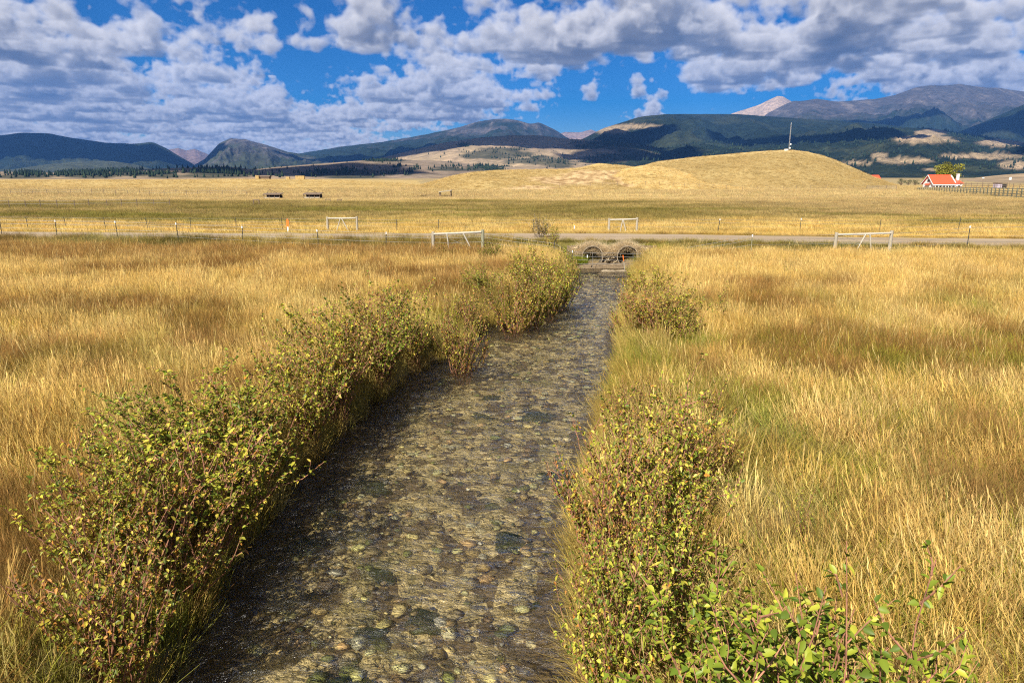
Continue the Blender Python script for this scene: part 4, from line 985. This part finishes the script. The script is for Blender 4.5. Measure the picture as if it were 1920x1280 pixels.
# clumps of bleached grass over the mouths, mud shelf and gravel spit in the pool
n = 420; x = r.uniform(3.4, 7.3, n); z = .20 + .34 * np.exp(-np.min([(x - c) ** 2 for c in CULV_X], axis=0) / .45) + r.uniform(-.16, .08, n)
scatter('bank_grass', np.stack([x, np.full(n, CULV_Y - .02) + r.uniform(-.1, .1, n), z], -1), 9 + r.randint(0, 3, n), np.stack([r.normal(.65, .4, n), r.normal(0, .25, n), r.uniform(-.9, .9, n)], -1), np.stack([r.uniform(.4, .95, n)] * 3, -1), np.array([.74, .62, .40]) * r.uniform(.75, 1.2, (n, 1)))
n = 130; x = np.concatenate([r.uniform(2.9, 3.9, 55), r.uniform(6.75, 8.6, 75)]); y = r.uniform(36.6, 38.2, n)
scatter('bank_grass', np.stack([x, y, np.maximum(ground_z(x, y), -.35)], -1), 6 + r.randint(0, 3, n), np.stack([r.normal(0, .12, n), r.normal(0, .12, n), r.uniform(-1, 1, n)], -1), np.stack([np.full(n, .9), np.full(n, .9), np.full(n, .95)], -1), np.array([.27, .31, .04]) * r.uniform(.7, 1.2, (n, 1)))
def mud(name, x0, x1, y0, y1, ztop, mat, label, cat, sd):
    nx, ny = 60, 14; X, Y = np.meshgrid(np.linspace(x0, x1, nx), np.linspace(y0, y1, ny), indexing='ij'); tx = (X - x0) / (x1 - x0) * 2 - 1; ty = (Y - y0) / (y1 - y0) * 2 - 1
    Z = -.80 + (ztop + .80) * np.clip(1.25 * (1 - np.abs(tx) ** 4) * (1 - ty ** 2), 0, 1) ** .8 + (ztop + .8) * .55 * fbm(X * 1.7 + sd, Y * 2.3, 4, .6) * (1 - ty ** 4)
    tag(obj(name, mesh_np(name, np.stack([X, Y, Z], -1).reshape(-1, 3), grid_faces(nx, ny), mat, None, True)), label, cat)
mud('mud_shelf', 3.1, 7.8, 36.35, 37.2, -.40, M_DIRT, 'brown mud shelf below the culvert mouths', 'mud bank', 3)
mud('gravel_spit', 4.5, 6.1, 35.0, 35.8, -.57, M_SPIT, 'pale gravel spit lying in the pool', 'gravel bar', 8)

# ------------------------------------------------------------------ fences of wire
def steel_post(root, x, y, z0, h, white=True, lean=0.0, mat=None):
    mb = MB().box((-.022, -.004, -.3), (.022, .004, h)).box((-.004, -.03, -.3), (.004, .004 - .001, h))
    p = mb.build('post', mat or M_TPOST, root, (x - root.location.x, y - root.location.y, z0 - root.location.z), (0, lean, random.uniform(-.3, .3)))
    if white: MB().box((-.027, -.034, h - .11), (.027, .009, h + .006)).build('white_tip', M_WHITE, p)
    return Vector((x, y, z0))
def wires(root, line, heights, rad=.007, sag=.02):
    for hh in heights:
        pts = []
        for (a, ha), (b_, hb) in zip(line[:-1], line[1:]):
            for k in range(4):
                t = k / 4; p = a.lerp(b_, t); pts.append((p.x - root.location.x, p.y - root.location.y - .03, p.z + (ha + (hb - ha) * t) * hh - sag * 4 * t * (1 - t) * random.uniform(.5, 1.3) - root.location.z))
        a, ha = line[-1]; pts.append((a.x - root.location.x, a.y - root.location.y - .03, a.z + ha * hh - root.location.z))
        MB().tube(pts, rad, 4, False).build('wire', M_WIRE, root)
def gz(x, y): return float(ground_z(np.array([x]), np.array([y]))[0])
def upos(u, Y, v=450):
    x, yd, _ = ray(u, v); return x / yd * Y, Y
def brace(p0, p1, h0, h1, label, style, group, post_mats=(M_WOOD, M_WOOD)):
    """two stout posts, a rail across their tops and slanting stays between"""
    z0, z1 = gz(*p0), gz(*p1); root = empty('fence_brace', (p0[0], p0[1], z0), label, 'fence brace', group)
    L = Vector((p1[0] - p0[0], p1[1] - p0[1], z1 - z0))
    for off, h, m in ((Vector((0, 0, 0)), h0, post_mats[0]), (L, h1, post_mats[1])):
        MB().tube([off + Vector((0, 0, -.4)), off + Vector((0, 0, h * .5)), off + Vector((.01, 0, h))], [.095, .09, .085], 10, True, .05).build('post', m, root)
    ra, rb = Vector((.06, -.05, h0 - .12)), L + Vector((-.06, -.05, h1 - .12))
    MB().tube([ra, ra.lerp(rb, .5) + Vector((0, 0, -.01)), rb], [.058, .062, .055], 8, True, .06).build('rail', M_WOODH, root)
    def stay(t0, t1, zb=-.05, rad=.04): MB().tube([ra.lerp(rb, t0) + Vector((0, -.04, -.02)), L * t1 + Vector((0, -.10, zb))], [rad, rad * .9], 6, True, .08).build('stay', M_WOODH, root)
    for a in style: stay(*a)
    for za, zb in ((.12, .92), (.92, .12)):
        MB().tube([Vector((.05, .05, h0 * za)), L + Vector((-.05, .05, h1 * zb))], .006, 4, False).build('tie_wire', M_WIRE, root)
    return Vector((p0[0], p0[1], z0)), Vector((p1[0], p1[1], z1))
GB = 'timber fence braces beside the road'
bl0, bl1 = brace(upos(812, 38.0), upos(905, 37.6), 1.22, 1.30, 'near left timber fence brace with bushes growing against it', [(.62, .80, .1), (.28, .33, 0)], GB, (M_WOOD, M_POSTG))
br0, br1 = brace(upos(1567, 36.9), upos(1670, 36.9), 1.22, 1.26, 'near right timber fence brace with two slanting stays, before the road', [(.52, .34, -.05), (.60, .66, 0)], GB)
fl0, fl1 = brace(upos(616, 53.6), upos(671, 53.4), 1.15, 1.15, 'far left timber fence brace across the road right of the orange marker', [(.45, .30, 0), (.5, .72, 0)], GB)
fr0, fr1 = brace(upos(1141, 53.0), upos(1193, 52.6), 1.08, 1.18, 'far right timber fence brace across the road above the culverts', [(.48, .40, 0), (.5, .62, 0)], GB)
# near fence, west run
root = empty('wire_fence', (*upos(-300, 46), 0), 'near wire fence on dark steel posts left of the stream', 'fence', 'wire fences along the road')
line = []
for u, Y in ((-300, 46.0), (-220, 45.4), (-110, 44.7), (5, 43.8), (108, 43.0), (222, 42.1), (335, 41.3), (455, 40.4), (597, 39.4), (723, 38.7)):
    x, y = upos(u, Y); line.append((steel_post(root, x, y, gz(x, y), 1.16, True, random.uniform(-.05, .05)), 1.16))
line.append((bl0, 1.16)); line.append((bl1, 1.16))
x, y = upos(1040, 36.4); line.append((steel_post(root, x, y, gz(x, y) - .05, 1.05, False), .95))
x, y = upos(1074, 36.2); line.append((steel_post(root, x, y, -.75, 1.12, True), 1.05))
wires(root, line, (.30, .55, .78, .96))
# water gap across the pool
root = empty('water_gap_fence', (*upos(1074, 36.2), -.6), 'slack wire water gap hanging across the pool before the culverts', 'fence', 'wire fences along the road')
xa, ya = upos(1076, 36.15); xb, yb = upos(1288, 36.3)
A_ = Vector((xa, ya, -.75)); B_ = Vector((xb, yb, -.75)); line = [(A_, 1.08), (A_.lerp(B_, .33), 1.02), (A_.lerp(B_, .66), 1.0), (B_, 1.12)]
wires(root, line, (.42, .62, .80, .98), .008, .04)
for u, top, bot in ((1112, .30, -.52), (1188, .28, -.25)):
    x, y = upos(u, 36.1); MB().tube([(x - root.location.x, y - root.location.y, top + .6), (x - root.location.x + .02, y - root.location.y, bot + .6)], .008, 4, False).build('wire_stay', M_WIRE, root)
p = steel_post(root, xb, yb, -.5, .85, True)
x, y = upos(1102, 36.0); MB().box((-.02, -.02, 0), (.02, .02, .14)).build('white_float', M_WHITE, root, (x - root.location.x, y - root.location.y, .62))
# near fence, east run
root = empty('wire_fence', (xb, yb, 0), 'near wire fence on white tipped posts right of the culverts', 'fence', 'wire fences along the road')
line = [(Vector((xb, yb, -.45)), 1.0)]
x, y = upos(1410, 36.5); line.append((steel_post(root, x, y, gz(x, y), 1.16, True, 0, M_POSTG), 1.16))
line += [(br0, 1.14), (br1, 1.14)]
for u, Y in ((1815, 37.6), (1990, 38.0), (2150, 38.4)):
    x, y = upos(u, Y); line.append((steel_post(root, x, y, gz(x, y), 1.20, True), 1.16))
wires(root, line, (.30, .55, .78, .96))
# fence across the road
root = empty('wire_fence', (*upos(-260, 57), 0), 'far wire fence on dark posts beyond the dirt road', 'fence', 'wire fences along the road')
line = []
for u, Y, wht in ((-260, 58, 0), (-110, 57, 0), (-20, 56.6, 0), (56, 56.2, 0), (128, 55.8, 0), (201, 55.4, 0), (280, 55, 0), (360, 54.7, 0), (445, 54.4, 0), (531, 54, 0)):
    x, y = upos(u, Y); line.append((steel_post(root, x, y, gz(x, y), 1.0, wht, random.uniform(-.12, .05)), 1.0))
line += [(fl0, 1.0), (fl1, 1.0)]
for u in (745, 823, 1000):
    x, y = upos(u, 53.2); line.append((steel_post(root, x, y, gz(x, y), .95, False), .95))
line += [(fr0, 1.0), (fr1, 1.0)]
for u, h, wh in ((1345, 1.0, 1), (1498, 1.12, 1), (1647, 1.05, 0), (1793, 1.12, 0), (1940, 1.1, 0), (2100, 1.1, 0)):
    x, y = upos(u, 52.4); line.append((steel_post(root, x, y, gz(x, y), h, wh, random.uniform(-.02, .12)), 1.0))
wires(root, line, (.45, .72, .95), .006)
# markers
x, y = upos(541, 51.6); root = empty('road_marker', (x, y, gz(x, y)), 'orange and white marker post beside the road on the left', 'marker post')
MB().box((-.05, -.012, -.2), (.05, .012, .5)).build('white_base', M_WHITE, root, (0, 0, 0), (0, .03, 0)); MB().box((-.075, -.016, .5), (.075, .016, 1.0)).box((-.045, -.014, 1.0), (.045, .014, 1.08)).build('orange_blade', M_ORANGE, root, (0, 0, 0), (0, .03, 0))
x, y = upos(1171, 35.8); root = empty('marker_stake', (x, y, -.75), 'thin leaning stake with an orange top in front of the right culvert', 'stake')
MB().tube([(.10, 0, 0), (.0, 0, .62)], .016, 6).build('shaft', M_WOODH, root); MB().tube([(.0, 0, .62), (-.05, 0, .92)], .026, 6).build('orange_top', M_ORANGE, root)
x, y = upos(1076, 50.5); root = empty('marker_stake', (x, y, gz(x, y)), 'short pale stake at the far roadside above the left culvert', 'stake')
MB().tube([(0, 0, -.2), (.02, 0, .40)], .035, 6).build('shaft', M_BROWNW, root); MB().tube([(.02, 0, .40), (.02, 0, .62)], .04, 6).build('white_top', M_WHITE, root)

# ------------------------------------------------------------------ field fences far off
def far_fence(us, Y0, Y1, h, label, v=360):
    us = list(us); x, y = upos(us[0], Y0, v); root = empty('field_fence', (x, y, 0), label, 'fence', 'field fences far off'); line = []
    for i, u in enumerate(us):
        Y = Y0 + (Y1 - Y0) * i / (len(us) - 1); x, y = upos(u, Y, v); z = max([gz(x, y)] + [float(k.z(np.array([x]), np.array([y]))[0]) for k in HB.values() if k.s[0] < x / y < k.s[-1] and k.F < y < k.R])
        MB().tube([(0, 0, -.3), (random.uniform(-.04, .04), 0, h * random.uniform(.85, 1.1))], .05, 5).build('post', M_BROWNW, root, (x - root.location.x, y - root.location.y, z)); line.append((Vector((x, y, z)), h))
    wires(root, line, (.5, .9), .012, .0)
far_fence([u + random.uniform(-4, 4) for u in range(1000, 1630, 26)], 214, 222, 1.25, 'long field fence along the foot of the golden hills')
far_fence([u + random.uniform(-6, 6) for u in range(-40, 330, 30)], 92, 98, 1.1, 'old field fence in the left field beyond the road', 390)
far_fence([u + random.uniform(-4, 4) for u in range(20, 480, 22)], 165, 150, 1.2, 'field fence below the left grass bench', 372)
# field gate at the foot of the butte
x, y = upos(1625, 218, 355); root = empty('field_gate', (x, y, gz(x, y)), 'pale metal field gate at the right foot of the butte', 'gate')
W_ = 9.2
for zz in (.25, .55, .85, 1.15): MB().tube([(0, 0, zz), (W_, 0, zz)], .035, 5).build('bar', M_STEEL, root)
for xx in (0, W_ * .66, W_): MB().tube([(xx, 0, -.2), (xx, 0, 1.35)], .07, 6).build('post', M_BROWNW, root)

# ------------------------------------------------------------------ board fence by the house
x0, y0 = upos(1721, 212, 355); x1, y1 = upos(1935, 128, 360); root = empty('rail_fence', (x0, y0, gz(x0, y0)), 'high greenish board corral fence running toward the red roofed house', 'corral fence')
Ln = math.hypot(x1 - x0, y1 - y0); n = int(Ln / 2.45); prev = None
for i in range(n + 1):
    t = i / n; x, y = x0 + (x1 - x0) * t, y0 + (y1 - y0) * t; z = gz(x, y); p = Vector((x, y, z)) - root.location
    hf = .95 + 1.15 * t; MB().box((-.09, -.09, -.4), (.09, .09, hf)).build('post', M_POSTG, root, p)
    if prev is not None:
        d = p - prev; ang = math.atan2(d.y, d.x); ll = d.length
        for k in range(4):
            zz = hf * (.17 + k * .245)
            MB().box((0, -.035, zz - .035 * hf), (ll, .0, zz + .035 * hf)).build('rail', M_POSTG, root, prev + Vector((math.sin(ang) * .11, -math.cos(ang) * .11, 0)), (0, -math.asin(d.z / ll), ang))
    prev = p
x0, y0 = upos(1800, 238, 350); x1, y1 = upos(1990, 205, 350); root = empty('rail_fence', (x0, y0, gz(x0, y0)), 'dark pole corral fence behind the greenish board fence', 'corral fence'); prev = None
for i in range(17):
    t = i / 16; x, y = x0 + (x1 - x0) * t, y0 + (y1 - y0) * t; z = gz(x, y); p = Vector((x, y, z)) - root.location
    MB().tube([(0, 0, -.3), (0, 0, 2.0)], .09, 6).build('post', M_BROWNW, root, p)
    if prev is not None:
        for zz in (.5, 1.1, 1.7): MB().tube([prev + Vector((0, -.1, zz)), p + Vector((0, -.1, zz))], .06, 5).build('rail', M_BROWNW, root)
    prev = p

# ------------------------------------------------------------------ white house with the red roof
hx, hy = upos(1751, 246, 340); hz = gz(hx, hy); root = empty('farmhouse', (hx, hy, hz - .5), 'white farmhouse with a bright red roof and white chimney', 'house')
Lx, Wd, He, Hr = 7.9, 6.2, 2.45, 5.1       # length, depth, eaves, ridge
def gabled(lo, L, W, he, hr): return MB().add([(lo, 0, 0), (lo + L, 0, 0), (lo + L, W, 0), (lo, W, 0), (lo, 0, he), (lo + L, 0, he), (lo + L, W, he), (lo, W, he), (lo, W / 2, hr - .12), (lo + L, W / 2, hr - .12)],
   [(0, 1, 5, 4), (2, 3, 7, 6), (1, 2, 6, 9, 5), (3, 0, 4, 8, 7), (4, 5, 9, 8), (6, 7, 8, 9)])
gabled(0, Lx, Wd, He, Hr).build('wall', M_WHITE, root)
mb = MB(); ov, e = .5, .7
for sgn in (0, 1):
    ya, yb = (-e, Wd / 2) if sgn == 0 else (Wd + e, Wd / 2); za = He - (Hr - He) * e / (Wd / 2)
    V = [(-ov, ya, za), (Lx + ov - .8, ya, za), (Lx + ov - 1.0, yb, Hr), (-ov, yb, Hr)]; V += [(a, b_, c - .14) for a, b_, c in V]
    mb.add(V, [(0, 1, 2, 3), (7, 6, 5, 4), (0, 4, 5, 1), (1, 5, 6, 2), (2, 6, 7, 3), (3, 7, 4, 0)])
rf = mb.build('roof', M_RED, root)
for i in range(17):
    xx = -ov + .2 + i * .44; z0 = He - (Hr - He) * e / (Wd / 2)
    MB().tube([(xx, -e, z0 + .02), (xx, Wd / 2 - .02, Hr + .01)], .022, 4).build('roof_seam', M_RED, rf)
for sgn in (0, 1):
    ya, yb = (-e - .02, Wd / 2) if sgn == 0 else (Wd + e + .02, Wd / 2); za = He - (Hr - He) * e / (Wd / 2)
    MB().add([(-ov - .1, ya, za - .05), (-ov - .02, ya, za - .05), (-ov - .02, yb, Hr - .02), (-ov - .1, yb, Hr - .02), (-ov - .1, ya, za - .30), (-ov - .02, ya, za - .30), (-ov - .02, yb, Hr - .27), (-ov - .1, yb, Hr - .27)],
             [(0, 1, 2, 3), (7, 6, 5, 4), (0, 4, 5, 1), (1, 5, 6, 2), (3, 2, 6, 7), (0, 3, 7, 4)]).build('barge_board', M_WHITE, root)
MB().box((-ov, -e - .05, He - .98), (Lx + 1.9, -e + .02, He - .72)).build('fascia', M_WHITE, root)
for i in range(7): MB().box((.4 + i * 1.16, -e + .1, 0), (.52 + i * 1.16, -e + .22, He - .85)).build('porch_post', M_WHITE, root)
for i in range(5):
    xx = .95 + i * 1.36; f = MB().box((xx - .07, -.06, .75), (xx + .85, .0, 2.1)).build('window', M_WHITE, root); MB().box((xx, -.075, .82), (xx + .78, -.061, 2.03)).build('pane', M_GLASS, f)
f = MB().box((-.06, 2.3, 2.5), (0, 3.9, 3.5)).build('window', M_WHITE, root); MB().box((-.075, 2.4, 2.6), (-.061, 3.8, 3.4)).build('pane', M_GLASS, f)
mb = MB(); V = [(-.9, 1.7, 1.75), (-.9, 4.4, 1.75), (0, 4.4, 2.15), (0, 1.7, 2.15)]; mb.add(V + [(a, b_, c - .12) for a, b_, c in V], [(0, 3, 2, 1), (4, 5, 6, 7), (0, 1, 5, 4), (1, 2, 6, 5), (2, 3, 7, 6), (3, 0, 4, 7)]); mb.build('gable_porch_roof', M_RED, root)
V = [(Lx - .4, -e, 2.05), (Lx + 2.7, -e, 2.05), (Lx + 2.1, 2.6, 3.5), (Lx - 1.0, 2.6, 3.75), (Lx + 2.7, 5.2, 2.05), (Lx - .4, 5.2, 2.05)]
MB().add(V, [(0, 1, 2, 3), (3, 2, 4, 5), (0, 3, 5), (1, 4, 2), (0, 5, 4, 1)]).build('side_roof', M_RED, root)
MB().box((Lx + .01, -.2, 0), (Lx + 2.1, 4.6, 2.04)).build('side_wall', M_WHITE, root)
f = MB().box((Lx + .55, -.25, .8), (Lx + 1.35, -.205, 1.8)).build('window', M_WHITE, root); MB().box((Lx + .62, -.265, .87), (Lx + 1.28, -.251, 1.73)).build('pane', M_GLASS, f)
ch = MB().box((Lx + 1.35, 1.9, 2.4), (Lx + 2.05, 2.6, 5.2)).build('chimney', M_WHITE, root); MB().box((Lx + 1.27, 1.82, 5.2), (Lx + 2.13, 2.68, 5.4)).build('chimney_cap', M_WHITE, ch)
# trees behind the house
nt = new_mat('tree_foliage'); M_TREE = finish(nt, nt.node('ShaderNodeMixShader', {0: .3, 1: nt.node('ShaderNodeBsdfDiffuse', {'Color': attr(nt, 'col')}).outputs[0], 2: nt.node('ShaderNodeBsdfTranslucent', {'Color': attr(nt, 'col')}).outputs[0]}).outputs[0])
def tree(x, y, z, h, wdt, col, seed, label, name='cottonwood_tree', cat='tree', n=2600, trunk=.22, group=None):
    r = np.random.RandomState(seed); root = empty(name, (x, y, z), label, cat, group); mb = MB()
    mb.tube([(0, 0, -.5), (.1, 0, h * trunk), (.2, .1, h * .5)], [.045 * h, .035 * h, .018 * h], 8); cl = []
    for k in range(13):
        a = r.rand() * 6.28; rr = wdt * .5 * math.sqrt(r.rand()); c = np.array([math.cos(a) * rr * .8, math.sin(a) * rr * .8, h * (.40 + .48 * r.rand() * (1 - .4 * (2 * rr / wdt) ** 2))]); cl.append(c)
        mb.tube([(.1, 0, h * trunk), tuple(c * np.array([.5, .5, .75])), tuple(c)], [.018 * h, .012 * h, .005 * h], 5)
    mb.build('trunk', M_BROWNW, root); ci = r.randint(0, 13, n); d = r.normal(0, 1, (n, 3)); d /= np.linalg.norm(d, axis=1, keepdims=True); P = np.array(cl)[ci] + d * (r.rand(n, 1) ** .4) * np.array([.19 * wdt, .19 * wdt, .14 * h])
    s = h * .028 * r.uniform(.6, 1.3, n); A = r.normal(0, 1, (n, 3)); A /= np.linalg.norm(A, axis=1, keepdims=True); B = np.cross(A, r.normal(0, 1, (n, 3))); B /= np.linalg.norm(B, axis=1, keepdims=True)
    V = np.stack([P - A * s[:, None], P + B * s[:, None] * .7, P + A * s[:, None], P - B * s[:, None] * .7], 1).reshape(-1, 3); F = np.arange(4 * n).reshape(-1, 4)
    c = np.array(col) * r.uniform(.7, 1.3, (13, 1))[ci] * r.uniform(.75, 1.25, (n, 1))
    tag(obj('crown', mesh_np('crown', V, F, M_TREE, np.repeat(c, 4, 0)), root), kind='stuff')
x, y = upos(1776, 268, 340); tree(x, y, gz(x, y) - .5, 11.0, 10.5, (.22, .21, .035), 3, 'round yellow green cottonwood tree behind the red roofed house')
x, y = upos(1736, 266, 340); tree(x, y, gz(x, y) - .5, 5.0, 4.2, (.20, .18, .035), 5, 'low olive tree at the left gable of the farmhouse', n=900)
for i, (u, Y, h) in enumerate(((1690, 330, 4.5), (1703, 335, 4.0), (1716, 325, 4.2))):
    x, y = upos(u, Y, 340); tree(x, y, gz(x, y) - 1.0, h, 4.5, (.07, .085, .04), 9 + i, 'dim grey green bush in the hollow between the butte and the farmhouse', 'hollow_bush', 'bush', 500, group='bushes in the hollow by the farmhouse')
# yard poles, little shed, roof behind the butte
for u, Y, h, hd, lab in ((1842, 235, 4.0, 1, 'thin yard pole with a small white lamp right of the farmhouse'), (1893, 225, 3.6, 1, 'yard pole with a white box near the right edge'), (1804, 240, 4.4, 0, 'bare yard pole just right of the white chimney')):
    x, y = upos(u, Y, 345); root = empty('yard_pole', (x, y, gz(x, y)), lab, 'pole'); MB().tube([(0, 0, -.3), (0, 0, h)], .06, 6).build('shaft', M_BROWNW, root)
    if hd: MB().box((-.32, -.2, h - .6), (.18, .2, h - (.25 if u < 1850 else -.25))).build('lamp_box', M_WHITE, root)
x, y = upos(1871, 232, 345); root = empty('small_shed', (x, y, gz(x, y)), 'small lavender grey shed with a dark opening in the corral', 'shed')
MB().box((0, 0, 0), (1.5, 2.2, 1.9)).build('wall', M_LAV, root); MB().box((1.51, .0, .0), (3.0, 2.2, 1.7)).build('opening_shade', M_DARK, root); MB().box((-.15, -.25, 1.91), (3.15, 2.4, 2.05)).build('roof', M_BROWNW, root)  # solid dark block painted as the shaded opening
x, y = upos(1634, 355, 332); root = empty('distant_house', (x, y, 0.6), 'tiny red roof peeking over the right shoulder of the butte', 'house')
gabled(0, 4.5, 4.5, 2.4, 4.0).build('wall', M_WHITE, root); MB().add([(-.3, -.4, 2.2), (4.8, -.4, 2.2), (4.8, 2.25, 4.05), (-.3, 2.25, 4.05), (4.8, 4.9, 2.2), (-.3, 4.9, 2.2)], [(0, 1, 2, 3), (3, 2, 4, 5)]).build('roof', M_RED, root)

# ------------------------------------------------------------------ mast on the butte
x, y = upos(1479, 328, 281); bz = float(HB['butte'].z(np.array([x]), np.array([y]))[0]); root = empty('radio_mast', (x, y, bz), 'thin lattice radio mast on top of the golden butte', 'mast')
H_ = 11.2
for k in range(3):
    a = k * 2.094; MB().tube([(math.cos(a) * .22, math.sin(a) * .22, -.5), (math.cos(a) * .16, math.sin(a) * .16, H_)], .035, 5).build('leg', M_STEEL, root)
mb = MB()
for i in range(22):
    z0 = i * H_ / 22; z1 = z0 + H_ / 22
    for k in range(3):
        a, b_ = k * 2.094, (k + 1) * 2.094; mb.tube([(math.cos(a) * .2, math.sin(a) * .2, z0), (math.cos(b_) * .2, math.sin(b_) * .2, z1)], .018, 3, False)
mb.build('lattice', M_STEEL, root); MB().tube([(0, 0, H_), (0, 0, H_ + 1.0)], .06, 5).build('aerial', M_WHITE, root)
MB().tube([(.25, -.2, 2.6), (.75, -.3, 2.6)], [.45, .38], 12).build('dish', M_WHITE, root); MB().box((-.1, -.6, .7), (.5, -.2, 1.3)).build('equipment_box', M_WHITE, root)
x, y = upos(1474, 327, 281); root = empty('equipment_hut', (x, y, bz - .2), 'low white hut at the foot of the radio mast', 'hut')
MB().box((-.7, -.5, 0), (.7, .5, .75)).build('wall', M_WHITE, root); MB().box((-.8, -.6, .751), (.8, .6, .85)).build('roof', M_STEEL, root)

# ------------------------------------------------------------------ field sheds, shelter, frames, bench top barn and stacks
def open_shed(u, v, label, w_=2.9):
    x, y = gp(u, v, gz(*gp(u, v))); root = empty('feed_shed', (x, y, gz(x, y)), label, 'shed', 'low timber sheds in the field')
    for i in range(4):
        for yy in (0, 1.5): MB().box((-w_ / 2 + i * w_ / 3 - .06, yy - .06, -.2), (-w_ / 2 + i * w_ / 3 + .06, yy + .06, .82)).build('post', M_BROWNW, root)
    MB().box((-w_ / 2, 1.57, 0), (w_ / 2, 1.63, .8)).build('back_wall', M_DARK, root)  # back wall carries the shade under the roof in its colour
    V = [(-w_ / 2 - .2, -.3, .80), (w_ / 2 + .2, -.3, .80), (w_ / 2 + .2, 1.9, 1.02), (-w_ / 2 - .2, 1.9, 1.02)]
    MB().add(V + [(a, b_, c + .1) for a, b_, c in V], [(3, 2, 1, 0), (4, 5, 6, 7), (0, 1, 5, 4), (1, 2, 6, 5), (2, 3, 7, 6), (3, 0, 4, 7)]).build('roof', M_BROWNW, root)
    for k in range(3): MB().box((-w_ / 2 + .07 + k * w_ / 3, -.03, .18), (-w_ / 2 - .07 + (k + 1) * w_ / 3, .03, .36)).build('rail', M_WOODH, root)
    MB().tube([(-w_ * .18, .6, 1.75), (w_ * .25, .9, 1.12)], .05, 5).build('leaning_pole', M_BROWNW, root); MB().tube([(-w_ * .18, .6, 1.72), (-w_ * .40, .8, 1.05)], .04, 5).build('leaning_pole', M_BROWNW, root)
open_shed(510, 373.5, 'left of the two low brown timber sheds in the field'); open_shed(585, 373.5, 'right of the two low brown timber sheds in the field')
x, y = gp(835, 370); root = empty('open_shelter', (x, y, gz(x, y)), 'open shelter with a tilted flat roof on thin posts', 'shelter')
for xx, yy, h in ((-1.15, 0, .95), (-1.15, 1.6, .95), (1.1, 0, 1.28), (1.1, 1.6, 1.28)): MB().box((xx - .07, yy - .07, -.2), (xx + .07, yy + .07, h)).build('post', M_BROWNW, root)
V = [(-1.35, -.3, .95), (1.3, -.3, 1.30), (1.3, 1.9, 1.33), (-1.35, 1.9, .98)]
MB().add(V + [(a, b_, c + .12) for a, b_, c in V], [(3, 2, 1, 0), (4, 5, 6, 7), (0, 1, 5, 4), (1, 2, 6, 5), (2, 3, 7, 6), (3, 0, 4, 7)]).build('roof', M_WOOD, root)
MB().box((.15, .2, .0), (1.0, 1.3, .22)).build('trough', M_BROWNW, root)
def frame(u, v, w_, h, label):
    x, y = gp(u, v); root = empty('pole_frame', (x, y, gz(x, y)), label, 'frame', 'small timber frames in the field')
    for xx in (-w_ / 2, w_ / 2): MB().tube([(xx, 0, -.2), (xx, 0, h)], .07, 6).build('post', M_BROWNW, root)
    MB().tube([(-w_ / 2 - .05, 0, h + .03), (w_ / 2 + .05, 0, h + .03)], .065, 6).build('lintel', M_BROWNW, root)
frame(481, 385, .80, .72, 'small dark timber frame below the left field shed'); frame(615, 379, .75, .42, 'low timber frame right of the field sheds'); frame(637, 379, .6, .40, 'lowest timber frame, left of the shelter')
def bench_z(x, y): return float(HB['bench'].z(np.array([x]), np.array([y]))[0])
x, y = upos(492, 345, 334); z = bench_z(x, y) - .3; root = empty('bench_barn', (x, y, z), 'dark low barn on the skyline of the left grass bench', 'barn')
MB().box((-2.2, 0, 0), (3.2, 3, 1.4)).build('wall', M_BROWNW, root); MB().add([(-2.5, -.4, 1.35), (3.5, -.4, 1.35), (3.5, 1.5, 2.0), (-2.5, 1.5, 2.0), (3.5, 3.4, 1.35), (-2.5, 3.4, 1.35)], [(0, 1, 2, 3), (3, 2, 4, 5)]).build('roof', M_BROWNW, root)
def stack(u, w_, h, label, nx, nz):
    x, y = upos(u, 344, 334); root = empty('hay_stack', (x, y, bench_z(x, y) - .3), label, 'hay stack', 'straw stacks on the grass bench'); bw, bh = w_ / nx, h / nz
    me = MB().box((.02, 0, .02), (bw - .02, 1.6, bh - .02)).mesh('bale', M_HAY)
    for i in range(nx):
        for k in range(nz): obj('bale', me, root, (-w_ / 2 + i * bw, random.uniform(-.08, .08), k * bh))
stack(482, 1.6, 1.9, 'small straw stack at the left end of the bench barn', 2, 3); stack(539, 1.7, 1.4, 'lone low straw stack on the bench skyline', 2, 2); stack(562, 4.4, 1.9, 'widest straw stack on the bench skyline', 4, 3)
